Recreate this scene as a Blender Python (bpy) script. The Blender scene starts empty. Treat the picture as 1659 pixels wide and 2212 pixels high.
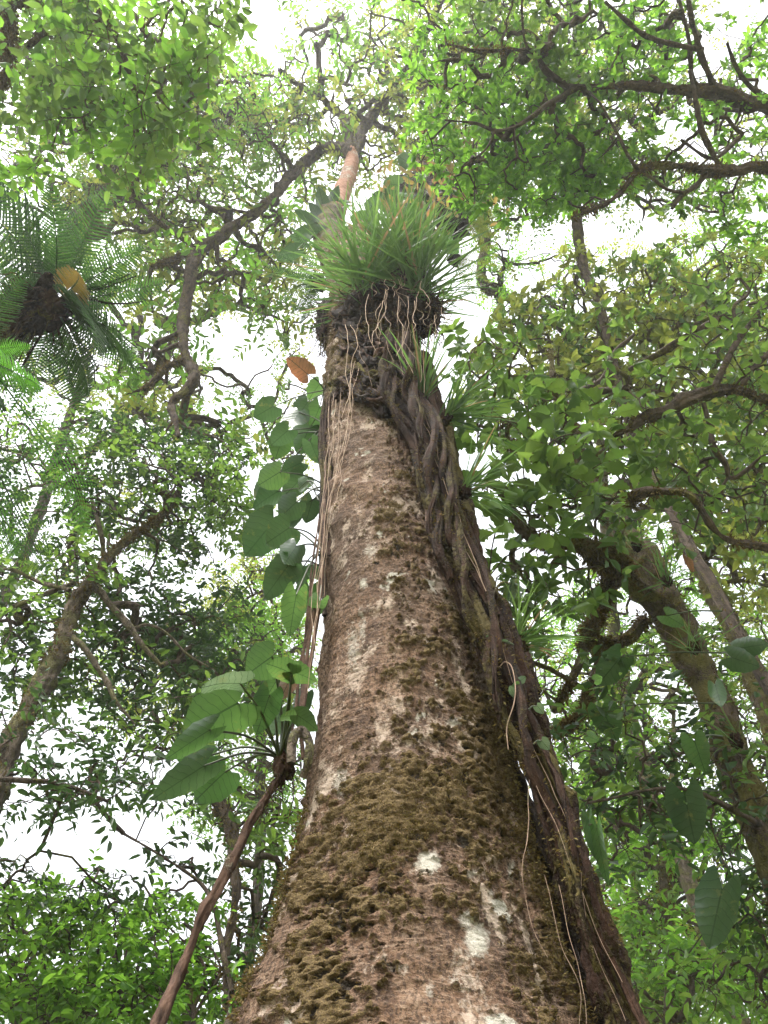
import bpy, math, random
import numpy as np
from mathutils import Vector, Matrix

rng = np.random.default_rng(7)
random.seed(7)
S = bpy.context.scene

# ------------------------------------------------------------------ camera, sky, sun, exposure
F = 1671.0                        # focal length in units of a 1659 x 2212 frame
PITCH = math.radians(57)
CAM = np.array([0.0, 0.0, 1.6])
cd = bpy.data.cameras.new('camera'); cam = bpy.data.objects.new('camera', cd)
S.collection.objects.link(cam)
cam.location = CAM; cam.rotation_euler = (PITCH + math.pi / 2, 0, 0)
cd.sensor_fit = 'VERTICAL'; cd.sensor_height = 24.0; cd.lens = 24.0 * F / 2212.0
cd.clip_end = 3000; cd.clip_start = 0.05
S.camera = cam

SUN_EL, SUN_AZ = math.radians(62), math.radians(215)      # azimuth measured from +Y (north) clockwise: behind the camera, left
W = bpy.data.worlds.new('World'); S.world = W; W.use_nodes = True
nt = W.node_tree; nt.nodes.clear()
sky = nt.nodes.new('ShaderNodeTexSky'); sky.sky_type = 'NISHITA'; sky.sun_disc = False
sky.sun_elevation = SUN_EL; sky.sun_rotation = SUN_AZ
sky.dust_density = 5.0; sky.air_density = 1.5; sky.ozone_density = 1.0
hs = nt.nodes.new('ShaderNodeHueSaturation'); hs.inputs['Saturation'].default_value = 0.16   # overcast: nearly white
bg = nt.nodes.new('ShaderNodeBackground'); bg.inputs['Strength'].default_value = 0.15
wo = nt.nodes.new('ShaderNodeOutputWorld')
nt.links.new(sky.outputs[0], hs.inputs['Color']); nt.links.new(hs.outputs[0], bg.inputs['Color'])
nt.links.new(bg.outputs[0], wo.inputs['Surface'])

sl = bpy.data.lights.new('sun', 'SUN'); sl.energy = 1.5; sl.angle = math.radians(25); sl.color = (1.0, 0.96, 0.9)
sun = bpy.data.objects.new('sun', sl); S.collection.objects.link(sun)
sd = Vector((math.sin(SUN_AZ) * math.cos(SUN_EL), math.cos(SUN_AZ) * math.cos(SUN_EL), math.sin(SUN_EL)))
sun.rotation_euler = sd.to_track_quat('Z', 'Y').to_euler()

S.view_settings.view_transform = 'Standard'; S.view_settings.look = 'None'
S.view_settings.exposure = 2.05; S.view_settings.gamma = 1.0; S.view_settings.use_curve_mapping = False
S.render.engine = 'CYCLES'
S.cycles.use_denoising = True; S.cycles.denoiser = 'OPENIMAGEDENOISE'; S.cycles.denoising_prefilter = 'ACCURATE'
S.cycles.max_bounces = 10; S.cycles.diffuse_bounces = 6; S.cycles.transmission_bounces = 6; S.cycles.glossy_bounces = 2
S.cycles.caustics_reflective = False; S.cycles.caustics_refractive = False
S.cycles.use_adaptive_sampling = True; S.cycles.adaptive_threshold = 0.02

# ------------------------------------------------------------------ helpers
FV = np.array([0, math.cos(PITCH), math.sin(PITCH)]); UV_ = np.array([0, -math.sin(PITCH), math.cos(PITCH)]); RV = np.array([1.0, 0, 0])
def P(u, v, d):
    """world point seen at (u, v) of the 1659 x 2212 frame, at depth d metres along the view axis"""
    u = np.asarray(u, float); v = np.asarray(v, float); d = np.asarray(d, float)
    q = FV + ((u - 829.5) / F)[..., None] * RV + ((1106 - v) / F)[..., None] * UV_
    return CAM + d[..., None] * q
def uvd(p):
    q = np.asarray(p) - CAM
    d = q @ FV
    return 829.5 + F * (q @ RV) / d, 1106 - F * (q @ UV_) / d, d
def DY(v, Y):
    """depth of the point at image height v that stands at horizontal distance Y"""
    return Y / (FV[1] + (1106 - np.asarray(v, float)) / F * UV_[1])

def vn(p):
    i = np.floor(p).astype(np.int64); f = p - i; f = f * f * (3 - 2 * f)
    def h(a, b, c):
        n = (a * 374761393 + b * 668265263 + c * 1274126177) & 0xffffffff
        n = ((n ^ (n >> 13)) * 1274126177) & 0xffffffff
        return ((n ^ (n >> 16)) & 0xffff) / 65535.0
    x, y, z = i[..., 0], i[..., 1], i[..., 2]; fx, fy, fz = f[..., 0], f[..., 1], f[..., 2]
    def L(a, b, t): return a + (b - a) * t
    return L(L(L(h(x, y, z), h(x + 1, y, z), fx), L(h(x, y + 1, z), h(x + 1, y + 1, z), fx), fy),
             L(L(h(x, y, z + 1), h(x + 1, y, z + 1), fx), L(h(x, y + 1, z + 1), h(x + 1, y + 1, z + 1), fx), fy), fz)
def fbm(p, f=1.0, o=4, g=0.5):
    p = np.asarray(p, float) * f; s = 0; a = 1; t = 0
    for k in range(o):
        s = s + a * vn(p + 17.3 * k); t += a; a *= g; p = p * 2.03
    return s / t
def sstep(a, b, x):
    t = np.clip((x - a) / (b - a), 0, 1); return t * t * (3 - 2 * t)
def nrm(v):
    return v / np.maximum(np.linalg.norm(v, axis=-1, keepdims=True), 1e-9)
def spl(pts, n):
    p = np.asarray(pts, float)
    if len(p) == 2: p = np.array([p[0], (p[0] + p[1]) / 2, p[1]])
    q = np.vstack([2 * p[0] - p[1], p, 2 * p[-1] - p[-2]])
    t = np.linspace(0, len(p) - 1 - 1e-6, n); i = t.astype(int); f = (t - i)[:, None]
    a, b, c, d = q[i], q[i + 1], q[i + 2], q[i + 3]
    return 0.5 * ((2 * b) + (c - a) * f + (2 * a - 5 * b + 4 * c - d) * f ** 2 + (3 * b - a - 3 * c + d) * f ** 3)

class MB:
    def __init__(s): s.V = []; s.T = []; s.Q = []; s.n = 0; s.A = {}; s.uv = []
    def add(s, V, T=None, Q=None, uv=None, **attr):
        V = np.asarray(V, float).reshape(-1, 3)
        if T is not None and len(T): s.T.append(np.asarray(T, np.int64).reshape(-1, 3) + s.n)
        if Q is not None and len(Q): s.Q.append(np.asarray(Q, np.int64).reshape(-1, 4) + s.n)
        s.V.append(V); s.n += len(V)
        if uv is not None: s.uv.append(np.asarray(uv, float).reshape(-1, 2))
        for k, a in attr.items(): s.A.setdefault(k, []).append(np.asarray(a, float).ravel())
    def mesh(s, name, mat=None, smooth=True):
        me = bpy.data.meshes.new(name)
        V = np.concatenate(s.V) if s.V else np.zeros((0, 3))
        T = np.concatenate(s.T) if s.T else np.zeros((0, 3), np.int64)
        Q = np.concatenate(s.Q) if s.Q else np.zeros((0, 4), np.int64)
        me.vertices.add(len(V)); me.vertices.foreach_set('co', V.ravel())
        li = np.concatenate([T.ravel(), Q.ravel()]); me.loops.add(len(li)); me.loops.foreach_set('vertex_index', li)
        st = np.concatenate([np.arange(len(T)) * 3, len(T) * 3 + np.arange(len(Q)) * 4])
        me.polygons.add(len(st)); me.polygons.foreach_set('loop_start', st)
        if s.uv:
            u = np.concatenate(s.uv); me.uv_layers.new(name='UVMap').data.foreach_set('uv', u[li].ravel())
        for k, a in s.A.items(): me.attributes.new(k, 'FLOAT', 'POINT').data.foreach_set('value', np.concatenate(a))
        me.update(calc_edges=True); me.validate()
        if smooth: me.polygons.foreach_set('use_smooth', np.ones(len(me.polygons), bool))
        if mat: me.materials.append(mat)
        return me
    def build(s, name, mat, parent=None, kind=None, smooth=True):
        return link(name, s.mesh(name, mat, smooth), parent, kind)
LEAFMW = {}
def link(name, me, parent=None, kind=None):
    o = bpy.data.objects.new(name, me); S.collection.objects.link(o)
    if parent is not None:
        o.parent = parent; o.matrix_parent_inverse = LEAFMW[parent.name].inverted() if parent.name in LEAFMW else Matrix() if parent.parent is not None else Matrix.Translation(-Vector(parent.location))
    if kind: o['kind'] = kind
    return o
def thing(name, loc, label, cat, group=None):
    o = bpy.data.objects.new(name, None); S.collection.objects.link(o); o.location = loc; o.empty_display_size = 0.2
    o['label'] = label; o['category'] = cat
    if group: o['group'] = group
    return o

def frames(p):
    t = nrm(np.gradient(p, axis=0)); n = np.zeros_like(p)
    a = np.array([0.0, 0, 1]) if abs(t[0][2]) < 0.9 else np.array([1.0, 0, 0])
    v = np.cross(t[0], a); v /= np.linalg.norm(v)
    for i in range(len(p)):
        v = v - t[i] * (v @ t[i]); v /= max(np.linalg.norm(v), 1e-9); n[i] = v
    return t, n, np.cross(t, n)
def tube(B, pts, rad, sides=8, n=None, amp=0.0, freq=6.0, cap=True, flute=0.0):
    pts = np.asarray(pts, float); rad = np.broadcast_to(np.asarray(rad, float), (len(pts),))
    if n: 
        q = spl(np.c_[pts, rad], n); pts, rad = q[:, :3], np.maximum(q[:, 3], 1e-4)
    t, a, b = frames(pts); th = np.linspace(0, 2 * math.pi, sides, endpoint=False)
    D = a[:, None] * np.cos(th)[None, :, None] + b[:, None] * np.sin(th)[None, :, None]
    R = np.repeat(rad[:, None], sides, 1)
    Vv = pts[:, None] + D * R[..., None]
    if amp:
        nz = fbm(Vv, freq, 4) - 0.5
        if flute: nz = nz + flute * (vn(np.stack([np.cos(th)[None] * 3 + 0 * R, np.sin(th)[None] * 3 + 0 * R, (np.arange(len(pts)) / 14.)[:, None] + 0 * R], -1)) - .5) + flute * .8 * (fbm(np.stack([np.cos(th)[None] * 4.5 + 0 * R, np.sin(th)[None] * 4.5 + 0 * R, (np.arange(len(pts)) / 9.)[:, None] + 0 * R], -1), 1.0, 4, .6) - .5)
        Vv = Vv + D * (nz * 2 * amp * np.sqrt(R / max(rad.max(), 1e-4)))[..., None]
    m = len(pts); i = np.arange(m - 1)[:, None] * sides; j = np.arange(sides)[None]; k = (j + 1) % sides
    Q = np.stack([i + j, i + k, i + sides + k, i + sides + j], -1).reshape(-1, 4)
    B.add(Vv, Q=Q)
    return Vv, D
def wob(pts, amp, f):
    pts = np.asarray(pts, float)
    return pts + amp * 2 * np.stack([fbm(pts + 9.1 * k, f, 2) - 0.5 for k in range(3)], -1)

# ------------------------------------------------------------------ materials
def node_mat(name):
    m = bpy.data.materials.new(name); m.use_nodes = True; t = m.node_tree; t.nodes.clear()
    out = t.nodes.new('ShaderNodeOutputMaterial'); return m, t, out
def N(t, typ, **kw):
    n = t.nodes.new(typ)
    for k, v in kw.items():
        if k in n.inputs: n.inputs[k].default_value = v
        else: setattr(n, k, v)
    return n
def noise(t, scale, detail=4, rough=0.55, vec=None, dist=0.0):
    n = N(t, 'ShaderNodeTexNoise'); n.inputs['Scale'].default_value = scale; n.inputs['Detail'].default_value = detail
    n.inputs['Roughness'].default_value = rough; n.inputs['Distortion'].default_value = dist
    if vec is not None: t.links.new(vec, n.inputs['Vector'])
    return n.outputs['Fac']
def ramp(t, fac, stops):
    r = N(t, 'ShaderNodeValToRGB'); e = r.color_ramp.elements
    while len(e) < len(stops): e.new(0.5)
    for k, (p, c) in enumerate(stops):
        e[k].position = p; e[k].color = (*c, 1) if len(c) == 3 else c
    t.links.new(fac, r.inputs['Fac']); return r.outputs['Color']
def mixc(t, fac, a, b, mode='MIX'):
    m = N(t, 'ShaderNodeMix', data_type='RGBA', blend_type=mode)
    for s, x in ((m.inputs[0], fac), (m.inputs[6], a), (m.inputs[7], b)):
        if hasattr(x, 'links'): t.links.new(x, s)
        else: s.default_value = x if isinstance(x, float) else (*x, 1)
    return m.outputs[2]
def math_(t, op, a, b=None, clamp=False):
    m = N(t, 'ShaderNodeMath', operation=op, use_clamp=clamp)
    for s, x in ((m.inputs[0], a), (m.inputs[1], b)):
        if x is None: continue
        if hasattr(x, 'links'): t.links.new(x, s)
        else: s.default_value = x
    return m.outputs[0]
def attr(t, name):
    a = N(t, 'ShaderNodeAttribute'); a.attribute_name = name; return a.outputs['Fac']
def objco(t, scale=(1, 1, 1)):
    g = N(t, 'ShaderNodeNewGeometry'); mp = N(t, 'ShaderNodeMapping'); mp.inputs['Scale'].default_value = scale
    t.links.new(g.outputs['Position'], mp.inputs['Vector']); return mp.outputs['Vector']
def bump(t, h, dist, strength=1.0, nrm_=None):
    b = N(t, 'ShaderNodeBump'); b.inputs['Distance'].default_value = dist; b.inputs['Strength'].default_value = strength
    t.links.new(h, b.inputs['Height'])
    if nrm_ is not None: t.links.new(nrm_, b.inputs['Normal'])
    return b.outputs['Normal']

TRANS = 1.55
def leaf_mat(name, cols, trans=0.5, tmul=(1.5, 1.7, 0.7), rough=0.42, spec=0.45, vein=False, patch=None):
    m, t, out = node_mat(name)
    g = N(t, 'ShaderNodeNewGeometry'); rnd = g.outputs['Random Per Island']
    oi = N(t, 'ShaderNodeObjectInfo'); rnd = oi.outputs['Random'] if vein else math_(t, 'FRACT', math_(t, 'ADD', rnd, math_(t, 'MULTIPLY', oi.outputs['Random'], 7.0)))
    c = ramp(t, rnd, [(i / max(len(cols) - 1, 1), k) for i, k in enumerate(cols)])
    nf = noise(t, 30.0, 3, vec=objco(t))
    c = mixc(t, math_(t, 'MULTIPLY', nf, 0.35), c, (0.02, 0.035, 0.008))
    nrm_ = None
    if patch:
        c = mixc(t, ramp(t, noise(t, patch[0], 4, vec=objco(t)), [(patch[1], (0, 0, 0)), (patch[1] + .08, (1, 1, 1))]), c, patch[2])
    if vein:
        uv = N(t, 'ShaderNodeUVMap'); sp = N(t, 'ShaderNodeSeparateXYZ'); t.links.new(uv.outputs[0], sp.inputs[0])
        ay = math_(t, 'ABSOLUTE', sp.outputs['Y'])
        lat = math_(t, 'FRACT', math_(t, 'ADD', math_(t, 'MULTIPLY', noise(t, 4.0, 3, vec=uv.outputs[0]), 1.1), math_(t, 'MULTIPLY', math_(t, 'SUBTRACT', sp.outputs['X'], math_(t, 'MULTIPLY', math_(t, 'POWER', ay, 1.15), 0.6)), 6.5)))
        lat = math_(t, 'ABSOLUTE', math_(t, 'SUBTRACT', lat, 0.5))
        lv = math_(t, 'LESS_THAN', lat, 0.045)
        mv = math_(t, 'LESS_THAN', ay, 0.013)
        vv = math_(t, 'MAXIMUM', math_(t, 'MULTIPLY', lv, 0.75), mv)
        c = mixc(t, math_(t, 'MULTIPLY', vv, 0.85), c, (0.010, 0.026, 0.010))
        c = mixc(t, ramp(t, noise(t, 3.0, 4, .6, vec=objco(t)), [(0.35, (0, 0, 0)), (0.65, (.55, .55, .55))]), c, (0.02, 0.045, 0.02))
        nrm_ = bump(t, math_(t, 'ADD', math_(t, 'MULTIPLY', math_(t, 'SMOOTH_MIN', lat, 0.3), 2.0), math_(t, 'MULTIPLY', vv, -0.2)), 0.004, 0.35)
        c = mixc(t, ramp(t, noise(t, 9.0, 5, .7, vec=objco(t)), [(0.6, (0, 0, 0)), (0.72, (.8, .8, .8))]), c, (0.10, 0.10, 0.035))
    p = N(t, 'ShaderNodeBsdfPrincipled'); t.links.new(c, p.inputs['Base Color'])
    p.inputs['Roughness'].default_value = rough; p.inputs['Specular IOR Level'].default_value = spec
    tr = N(t, 'ShaderNodeBsdfTranslucent'); t.links.new(mixc(t, 1.0, c, tuple(x * TRANS * q_ for x, q_ in zip(tmul, (1.06, .94, 1.3))), 'MULTIPLY'), tr.inputs['Color'])
    if nrm_ is not None: t.links.new(nrm_, p.inputs['Normal'])
    mx = N(t, 'ShaderNodeMixShader'); mx.inputs[0].default_value = trans
    t.links.new(p.outputs[0], mx.inputs[1]); t.links.new(tr.outputs[0], mx.inputs[2]); t.links.new(mx.outputs[0], out.inputs['Surface'])
    return m

def bark_mat(name, dark, light, moss, mossy=0.5, scale=14.0, stretch=(1, 1, 0.35), bd=0.02):
    m, t, out = node_mat(name); co = objco(t, stretch); co1 = objco(t)
    a = noise(t, scale, 6, 0.65, co); b = noise(t, scale * 3.7, 4, 0.6, co1); k = noise(t, scale * .25, 4, 0.6, co1)
    c = ramp(t, a, [(0.33, dark), (0.62, light)])
    ms = ramp(t, math_(t, 'ADD', math_(t, 'MULTIPLY', b, 0.5), k), [(0.98 - mossy * .5, (0, 0, 0)), (1.08 - mossy * .5, (1, 1, 1))])
    mc = mixc(t, b, tuple(x * .45 for x in moss), tuple(min(1, x * 1.5) for x in moss))
    c = mixc(t, ms, c, mc)
    p = N(t, 'ShaderNodeBsdfPrincipled'); p.inputs['Roughness'].default_value = 0.92; p.inputs['Specular IOR Level'].default_value = 0.15
    t.links.new(c, p.inputs['Base Color'])
    h = math_(t, 'ADD', a, math_(t, 'MULTIPLY', math_(t, 'ADD', b, ms), 0.5))
    t.links.new(bump(t, h, bd), p.inputs['Normal']); t.links.new(p.outputs[0], out.inputs['Surface'])
    return m

M = {}; 
def trunk_mat():
    m, t, out = node_mat('giant_bark'); co = objco(t)
    moss, lich, ring, dark = attr(t, 'moss'), attr(t, 'lichen'), attr(t, 'ring'), attr(t, 'pit')
    a = noise(t, 9, 8, 0.68, objco(t, (1, 1, 0.55))); b = noise(t, 55, 5, 0.7, co); k = noise(t, 2.2, 5, 0.6, co); fine = noise(t, 160, 3, 0.6, co)
    c = ramp(t, math_(t, 'ADD', math_(t, 'MULTIPLY', a, 0.75), math_(t, 'MULTIPLY', b, 0.25)),
             [(0.37, (0.055, 0.031, 0.021)), (0.45, (0.135, 0.077, 0.046)), (0.54, (0.195, 0.12, 0.075)), (0.66, (0.38, 0.275, 0.2))])
    c = mixc(t, ramp(t, k, [(0.42, (0, 0, 0)), (0.62, (1, 1, 1))]), c, mixc(t, 0.6, c, (0.075, 0.05, 0.034)))
    sp_k = noise(t, 75, 4, 0.75, objco(t, (1, 1, 0.6)))
    c = mixc(t, ramp(t, sp_k, [(0.47, (0, 0, 0)), (0.57, (1, 1, 1))]), c, mixc(t, .8, c, (0.04, 0.025, 0.017)))
    pale = math_(t, 'ADD', noise(t, 4.5, 5, .65, objco(t, (1.3, 1.3, .7))), math_(t, 'MULTIPLY', math_(t, 'SUBTRACT', b, .5), .35))
    c = mixc(t, ramp(t, pale, [(0.55, (0, 0, 0)), (0.64, (.75, .75, .75))]), c, (0.46, 0.37, 0.29))
    gr = noise(t, 26, 5, 0.7, objco(t, (1, 1, 4.0)))
    c = mixc(t, ramp(t, gr, [(0.52, (0, 0, 0)), (0.66, (.5, .5, .5))]), c, (0.36, 0.255, 0.18))
    c = mixc(t, math_(t, 'MULTIPLY', ring, 0.85), c, (0.08, 0.055, 0.04))
    lf = math_(t, 'ADD', lich, math_(t, 'MULTIPLY', math_(t, 'SUBTRACT', b, 0.5), 1.1))
    c = mixc(t, ramp(t, lf, [(0.30, (0, 0, 0)), (0.72, (1, 1, 1))]), c, mixc(t, fine, (0.30, 0.27, 0.21), (0.55, 0.52, 0.45)))
    mf = math_(t, 'ADD', moss, math_(t, 'MULTIPLY', math_(t, 'SUBTRACT', b, 0.5), 0.9))
    mc = ramp(t, math_(t, 'ADD', math_(t, 'MULTIPLY', fine, 0.6), math_(t, 'MULTIPLY', b, 0.4)), [(0.3, (0.035, 0.024, 0.013)), (0.5, (0.11, 0.074, 0.033)), (0.7, (0.21, 0.155, 0.062))])
    c = mixc(t, ramp(t, mf, [(0.45, (0, 0, 0)), (0.62, (1, 1, 1))]), c, mc)
    pf = math_(t, 'ADD', dark, math_(t, 'MULTIPLY', math_(t, 'SUBTRACT', b, 0.5), 0.7))
    c = mixc(t, ramp(t, pf, [(0.5, (0, 0, 0)), (0.66, (1, 1, 1))]), c, (0.035, 0.026, 0.018))
    p = N(t, 'ShaderNodeBsdfPrincipled'); p.inputs['Roughness'].default_value = 0.9; p.inputs['Specular IOR Level'].default_value = 0.2
    t.links.new(c, p.inputs['Base Color'])
    h = math_(t, 'ADD', math_(t, 'MULTIPLY', b, 0.7), math_(t, 'ADD', a, math_(t, 'MULTIPLY', fine, 0.35)))
    t.links.new(bump(t, h, 0.026), p.inputs['Normal']); t.links.new(p.outputs[0], out.inputs['Surface'])
    return m
M['trunk'] = trunk_mat()
M['root'] = bark_mat('root_bark', (0.016, 0.010, 0.007), (0.085, 0.048, 0.033), (0.13, 0.11, 0.03), 0.35, 11, (1, 1, .3), 0.03)
M['rope'] = bark_mat('rope_root_bark', (0.007, 0.0045, 0.003), (0.046, 0.024, 0.015), (0.055, 0.043, 0.015), 0.35, 14, (1, 1, .3), 0.02)
M['root_moss'] = bark_mat('mossy_root_bark', (0.007, 0.004, 0.003), (0.046, 0.024, 0.015), (0.06, 0.047, 0.015), 0.5, 11, (1, 1, .3), 0.03)
M['limb'] = bark_mat('limb_bark', (0.03, 0.024, 0.02), (0.10, 0.075, 0.058), (0.12, 0.11, 0.035), 0.35, 16)
M['mossy_limb'] = bark_mat('mossy_limb_bark', (0.04, 0.03, 0.022), (0.17, 0.125, 0.09), (0.12, 0.105, 0.036), 0.6, 16, bd=.05)
M['pale_limb'] = bark_mat('grey_moss_bark', (0.05, 0.04, 0.03), (0.19, 0.15, 0.115), (0.13, 0.12, 0.055), 0.55, 16, bd=.05)
M['red'] = bark_mat('peeling_red_bark', (0.20, 0.095, 0.058), (0.40, 0.23, 0.165), (0.5, 0.42, 0.36), 0.3, 9, (1, 1, 1.6), 0.03)
M['liana'] = bark_mat('liana_bark', (0.04, 0.026, 0.02), (0.13, 0.078, 0.056), (0.26, 0.22, 0.16), 0.22, 26, (1, 1, .5), 0.012)
M['twig'] = bark_mat('twig_bark', (0.035, 0.026, 0.018), (0.10, 0.075, 0.05), (0.12, 0.12, 0.04), 0.3, 30)
M['thread'] = bark_mat('thread_root', (0.14, 0.095, 0.07), (0.32, 0.225, 0.165), (0.2, 0.19, 0.1), 0.25, 40, bd=.003)
M['rootlet'] = bark_mat('pale_rootlet', (0.2, 0.14, 0.10), (0.42, 0.31, 0.23), (0.3, 0.28, 0.16), 0.15, 40, bd=.003)
M['humus_and_shade'] = bark_mat('dark_humus_and_shade', (0.012, 0.009, 0.008), (0.05, 0.036, 0.03), (0.06, 0.05, 0.03), 0.2, 20, (1, 1, 1), 0.04)  # humus colour; on the strangler's inner roots it stands in for crevice shade
M['soil'] = bark_mat('forest_floor', (0.07, 0.05, 0.03), (0.2, 0.14, 0.09), (0.10, 0.14, 0.04), 0.6, 3, (1, 1, 1), 0.03)
M['moss'] = leaf_mat('moss_green', [(0.05, 0.034, 0.016), (0.10, 0.072, 0.027), (0.16, 0.128, 0.045), (0.12, 0.07, 0.034)], 0.25, (0.9, 0.9, 0.5), .8, .1)
M['petiole'] = leaf_mat('petiole_green', [(0.03, 0.035, 0.015), (0.05, 0.07, 0.02)], 0.05, rough=.5)

# leaf colours
M['straw'] = leaf_mat('dry_straw', [(0.2, 0.15, 0.07), (0.28, 0.21, 0.11)], 0.3, (1.1, 1.0, 0.8), .6)
M['l_bright'] = leaf_mat('leaf_bright', [(0.045, 0.11, 0.02), (0.07, 0.16, 0.025), (0.10, 0.20, 0.035), (0.05, 0.13, 0.02)], 0.6, (1.9, 2.0, 0.8))
M['l_mid'] = leaf_mat('leaf_mid', [(0.04, 0.085, 0.022), (0.065, 0.125, 0.028), (0.09, 0.15, 0.035), (0.05, 0.10, 0.025)], 0.52, (1.7, 1.8, 0.8))
M['l_dark'] = leaf_mat('leaf_dark', [(0.018, 0.042, 0.017), (0.03, 0.062, 0.022), (0.05, 0.09, 0.028)], 0.38, (1.4, 1.6, 0.75))  # dimness of backlit canopy leaves put into the leaf colour
M['l_olive'] = leaf_mat('leaf_olive', [(0.08, 0.115, 0.03), (0.11, 0.15, 0.035), (0.13, 0.165, 0.045), (0.10, 0.13, 0.035)], 0.58, (1.8, 1.75, 0.75))
M['l_yellow'] = leaf_mat('leaf_yellowing', [(0.16, 0.14, 0.04), (0.20, 0.16, 0.05), (0.16, 0.095, 0.045), (0.10, 0.13, 0.04)], 0.45, (1.3, 1.2, 0.8))
M['l_broad'] = leaf_mat('leaf_broad', [(0.03, 0.065, 0.02), (0.055, 0.105, 0.026), (0.085, 0.145, 0.036)], 0.46, (1.7, 1.75, 0.75))
M['l_fern'] = leaf_mat('fern_green', [(0.016, 0.042, 0.018), (0.024, 0.058, 0.021), (0.036, 0.08, 0.024)], 0.4, (1.5, 1.7, 0.7))
M['l_fern_b'] = leaf_mat('fern_bright', [(0.04, 0.12, 0.02), (0.055, 0.15, 0.03)], 0.5, (1.7, 1.9, 0.7))
M['l_fern_y'] = leaf_mat('fern_yellow', [(0.13, 0.11, 0.025), (0.17, 0.125, 0.03)], 0.42, (1.3, 1.2, 0.7))
M['l_grass'] = leaf_mat('strap_green', [(0.035, 0.08, 0.03), (0.055, 0.11, 0.038), (0.08, 0.14, 0.048)], 0.42, (1.6, 1.7, 0.8), .38)
M['l_heart'] = leaf_mat('heart_green', [(0.032, 0.075, 0.028), (0.045, 0.095, 0.033), (0.06, 0.12, 0.04)], 0.4, (1.6, 1.8, 0.8), .35, .5, True)
M['l_heart_l'] = leaf_mat('heart_light', [(0.05, 0.105, 0.038), (0.068, 0.135, 0.044)], 0.45, (1.6, 1.7, 0.8), .35, .5, True)
M['l_heart_d'] = leaf_mat('heart_dark', [(0.03, 0.06, 0.03), (0.04, 0.075, 0.035)], 0.35, (1.4, 1.6, 0.8), .3, .5, True)
M['l_heart_o'] = leaf_mat('heart_orange', [(0.34, 0.15, 0.06), (0.40, 0.18, 0.07)], 0.4, (1.0, .9, 0.8), .5, .3, True)
M['l_heart_b'] = leaf_mat('heart_brown', [(0.22, 0.13, 0.09), (0.26, 0.16, 0.10)], 0.25, (1.2, 1.1, 0.9), .4, .5, True)
M['l_heart_g'] = leaf_mat('heart_glossy', [(0.10, 0.15, 0.11), (0.12, 0.17, 0.12)], 0.25, (1.4, 1.6, 0.8), .18, .9, True)

# ------------------------------------------------------------------ ground
def ground():
    B = MB(); xs = np.concatenate([-np.geomspace(900, 30, 14), np.linspace(-28, 28, 57), np.geomspace(30, 900, 14)])
    X, Y = np.meshgrid(xs, xs, indexing='ij'); n = len(xs)
    Z = 0.35 * (fbm(np.stack([X, Y, 0 * X], -1), 0.35, 4) - 0.5) - 0.1
    i, j = np.meshgrid(np.arange(n - 1), np.arange(n - 1), indexing='ij'); a = i * n + j
    B.add(np.stack([X, Y, Z], -1), Q=np.stack([a, a + n, a + n + 1, a + 1], -1))
    o = B.build('ground', M['soil'], kind='structure')
ground()

# ------------------------------------------------------------------ giant trunk
TY = 3.2
TAB = np.array([  # v, centre u, width
    [2700, 885, 1160], [2450, 885, 930],    [2212, 885, 742], [2069, 888, 632], [1949, 882, 566], [1819, 879, 500], [1724, 878, 458], [1556, 876, 394], [1356, 860, 332], [1231, 845, 288],
    [1150, 833, 262], [1003, 811, 224], [904, 799, 202], [804, 806, 192], [720, 812, 186], [650, 806, 178], [590, 790, 160], [540, 770, 138]])
tv = TAB[::-1, 0]; 
def trunk_axis(v):
    u = np.interp(v, tv, TAB[::-1, 1]); w = np.interp(v, tv, TAB[::-1, 2]); d = DY(v, TY)
    return P(u, v, d), w * d / F / 2
def smooth1(a, k):
    ker = np.ones(k) / k; return np.convolve(np.pad(a, k // 2, 'edge'), ker, 'valid')[:len(a)]
giant = thing('giant_tree', (0.1, TY, 0), 'giant mossy tree with massive scarred brown trunk rising through the middle', 'tree')
vs = np.linspace(2640, 540, 1000)
C, R = trunk_axis(vs)
for k in range(3): C[:, k] = smooth1(C[:, k], 61)
R = smooth1(R, 61)
zl = np.linspace(-0.3, C[0, 2], 46)[:-1]
Cl = np.stack([np.full(45, C[0, 0]), np.full(45, TY), zl], -1); Rl = R[0] + 0.35 * ((C[0, 2] - zl) / (C[0, 2] + .3)) ** 1.6
C = np.vstack([Cl, C]); R = np.concatenate([Rl, R]); Z = C[:, 2]
NTH = 270
s = np.linspace(-1, 1, NTH, endpoint=False); th = math.pi * (0.62 * s + 0.38 * s ** 3)      # denser towards the camera
TH, RR = np.meshgrid(th, R); ZZ = np.repeat(Z[:, None], NTH, 1)
flare = sstep(6.4, 2.2, ZZ)
lobe = -0.22 * np.exp(-((TH + 1.22) / 0.15) ** 2) + 0.07 * np.exp(-((TH + 0.86) / 0.22) ** 2) + 0.05 * np.cos(3 * TH + 0.8) - 0.07 * np.exp(-((TH - 0.95) / 0.12) ** 2)
RR = RR * (1 + lobe * flare)
D = np.stack([np.sin(TH), -np.cos(TH), 0 * TH], -1)
PT = C[:, None] + D * RR[..., None]
n1 = fbm(PT, 1.5, 4); n2 = fbm(PT * [1, 1, .7], 5.0, 5, .58); n3 = fbm(PT, 22.0, 4, .6); n4 = fbm(PT * [1, 1, 2.6], 9.0, 4, .6)
UU, VV, _ = uvd(PT)
def spot(u, v, a, b): return np.exp(-(((UU - u) / a) ** 2 + ((VV - v) / b) ** 2))
mz = 0.16 + 0.30 * sstep(0.38, 0.62, n1)
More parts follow.
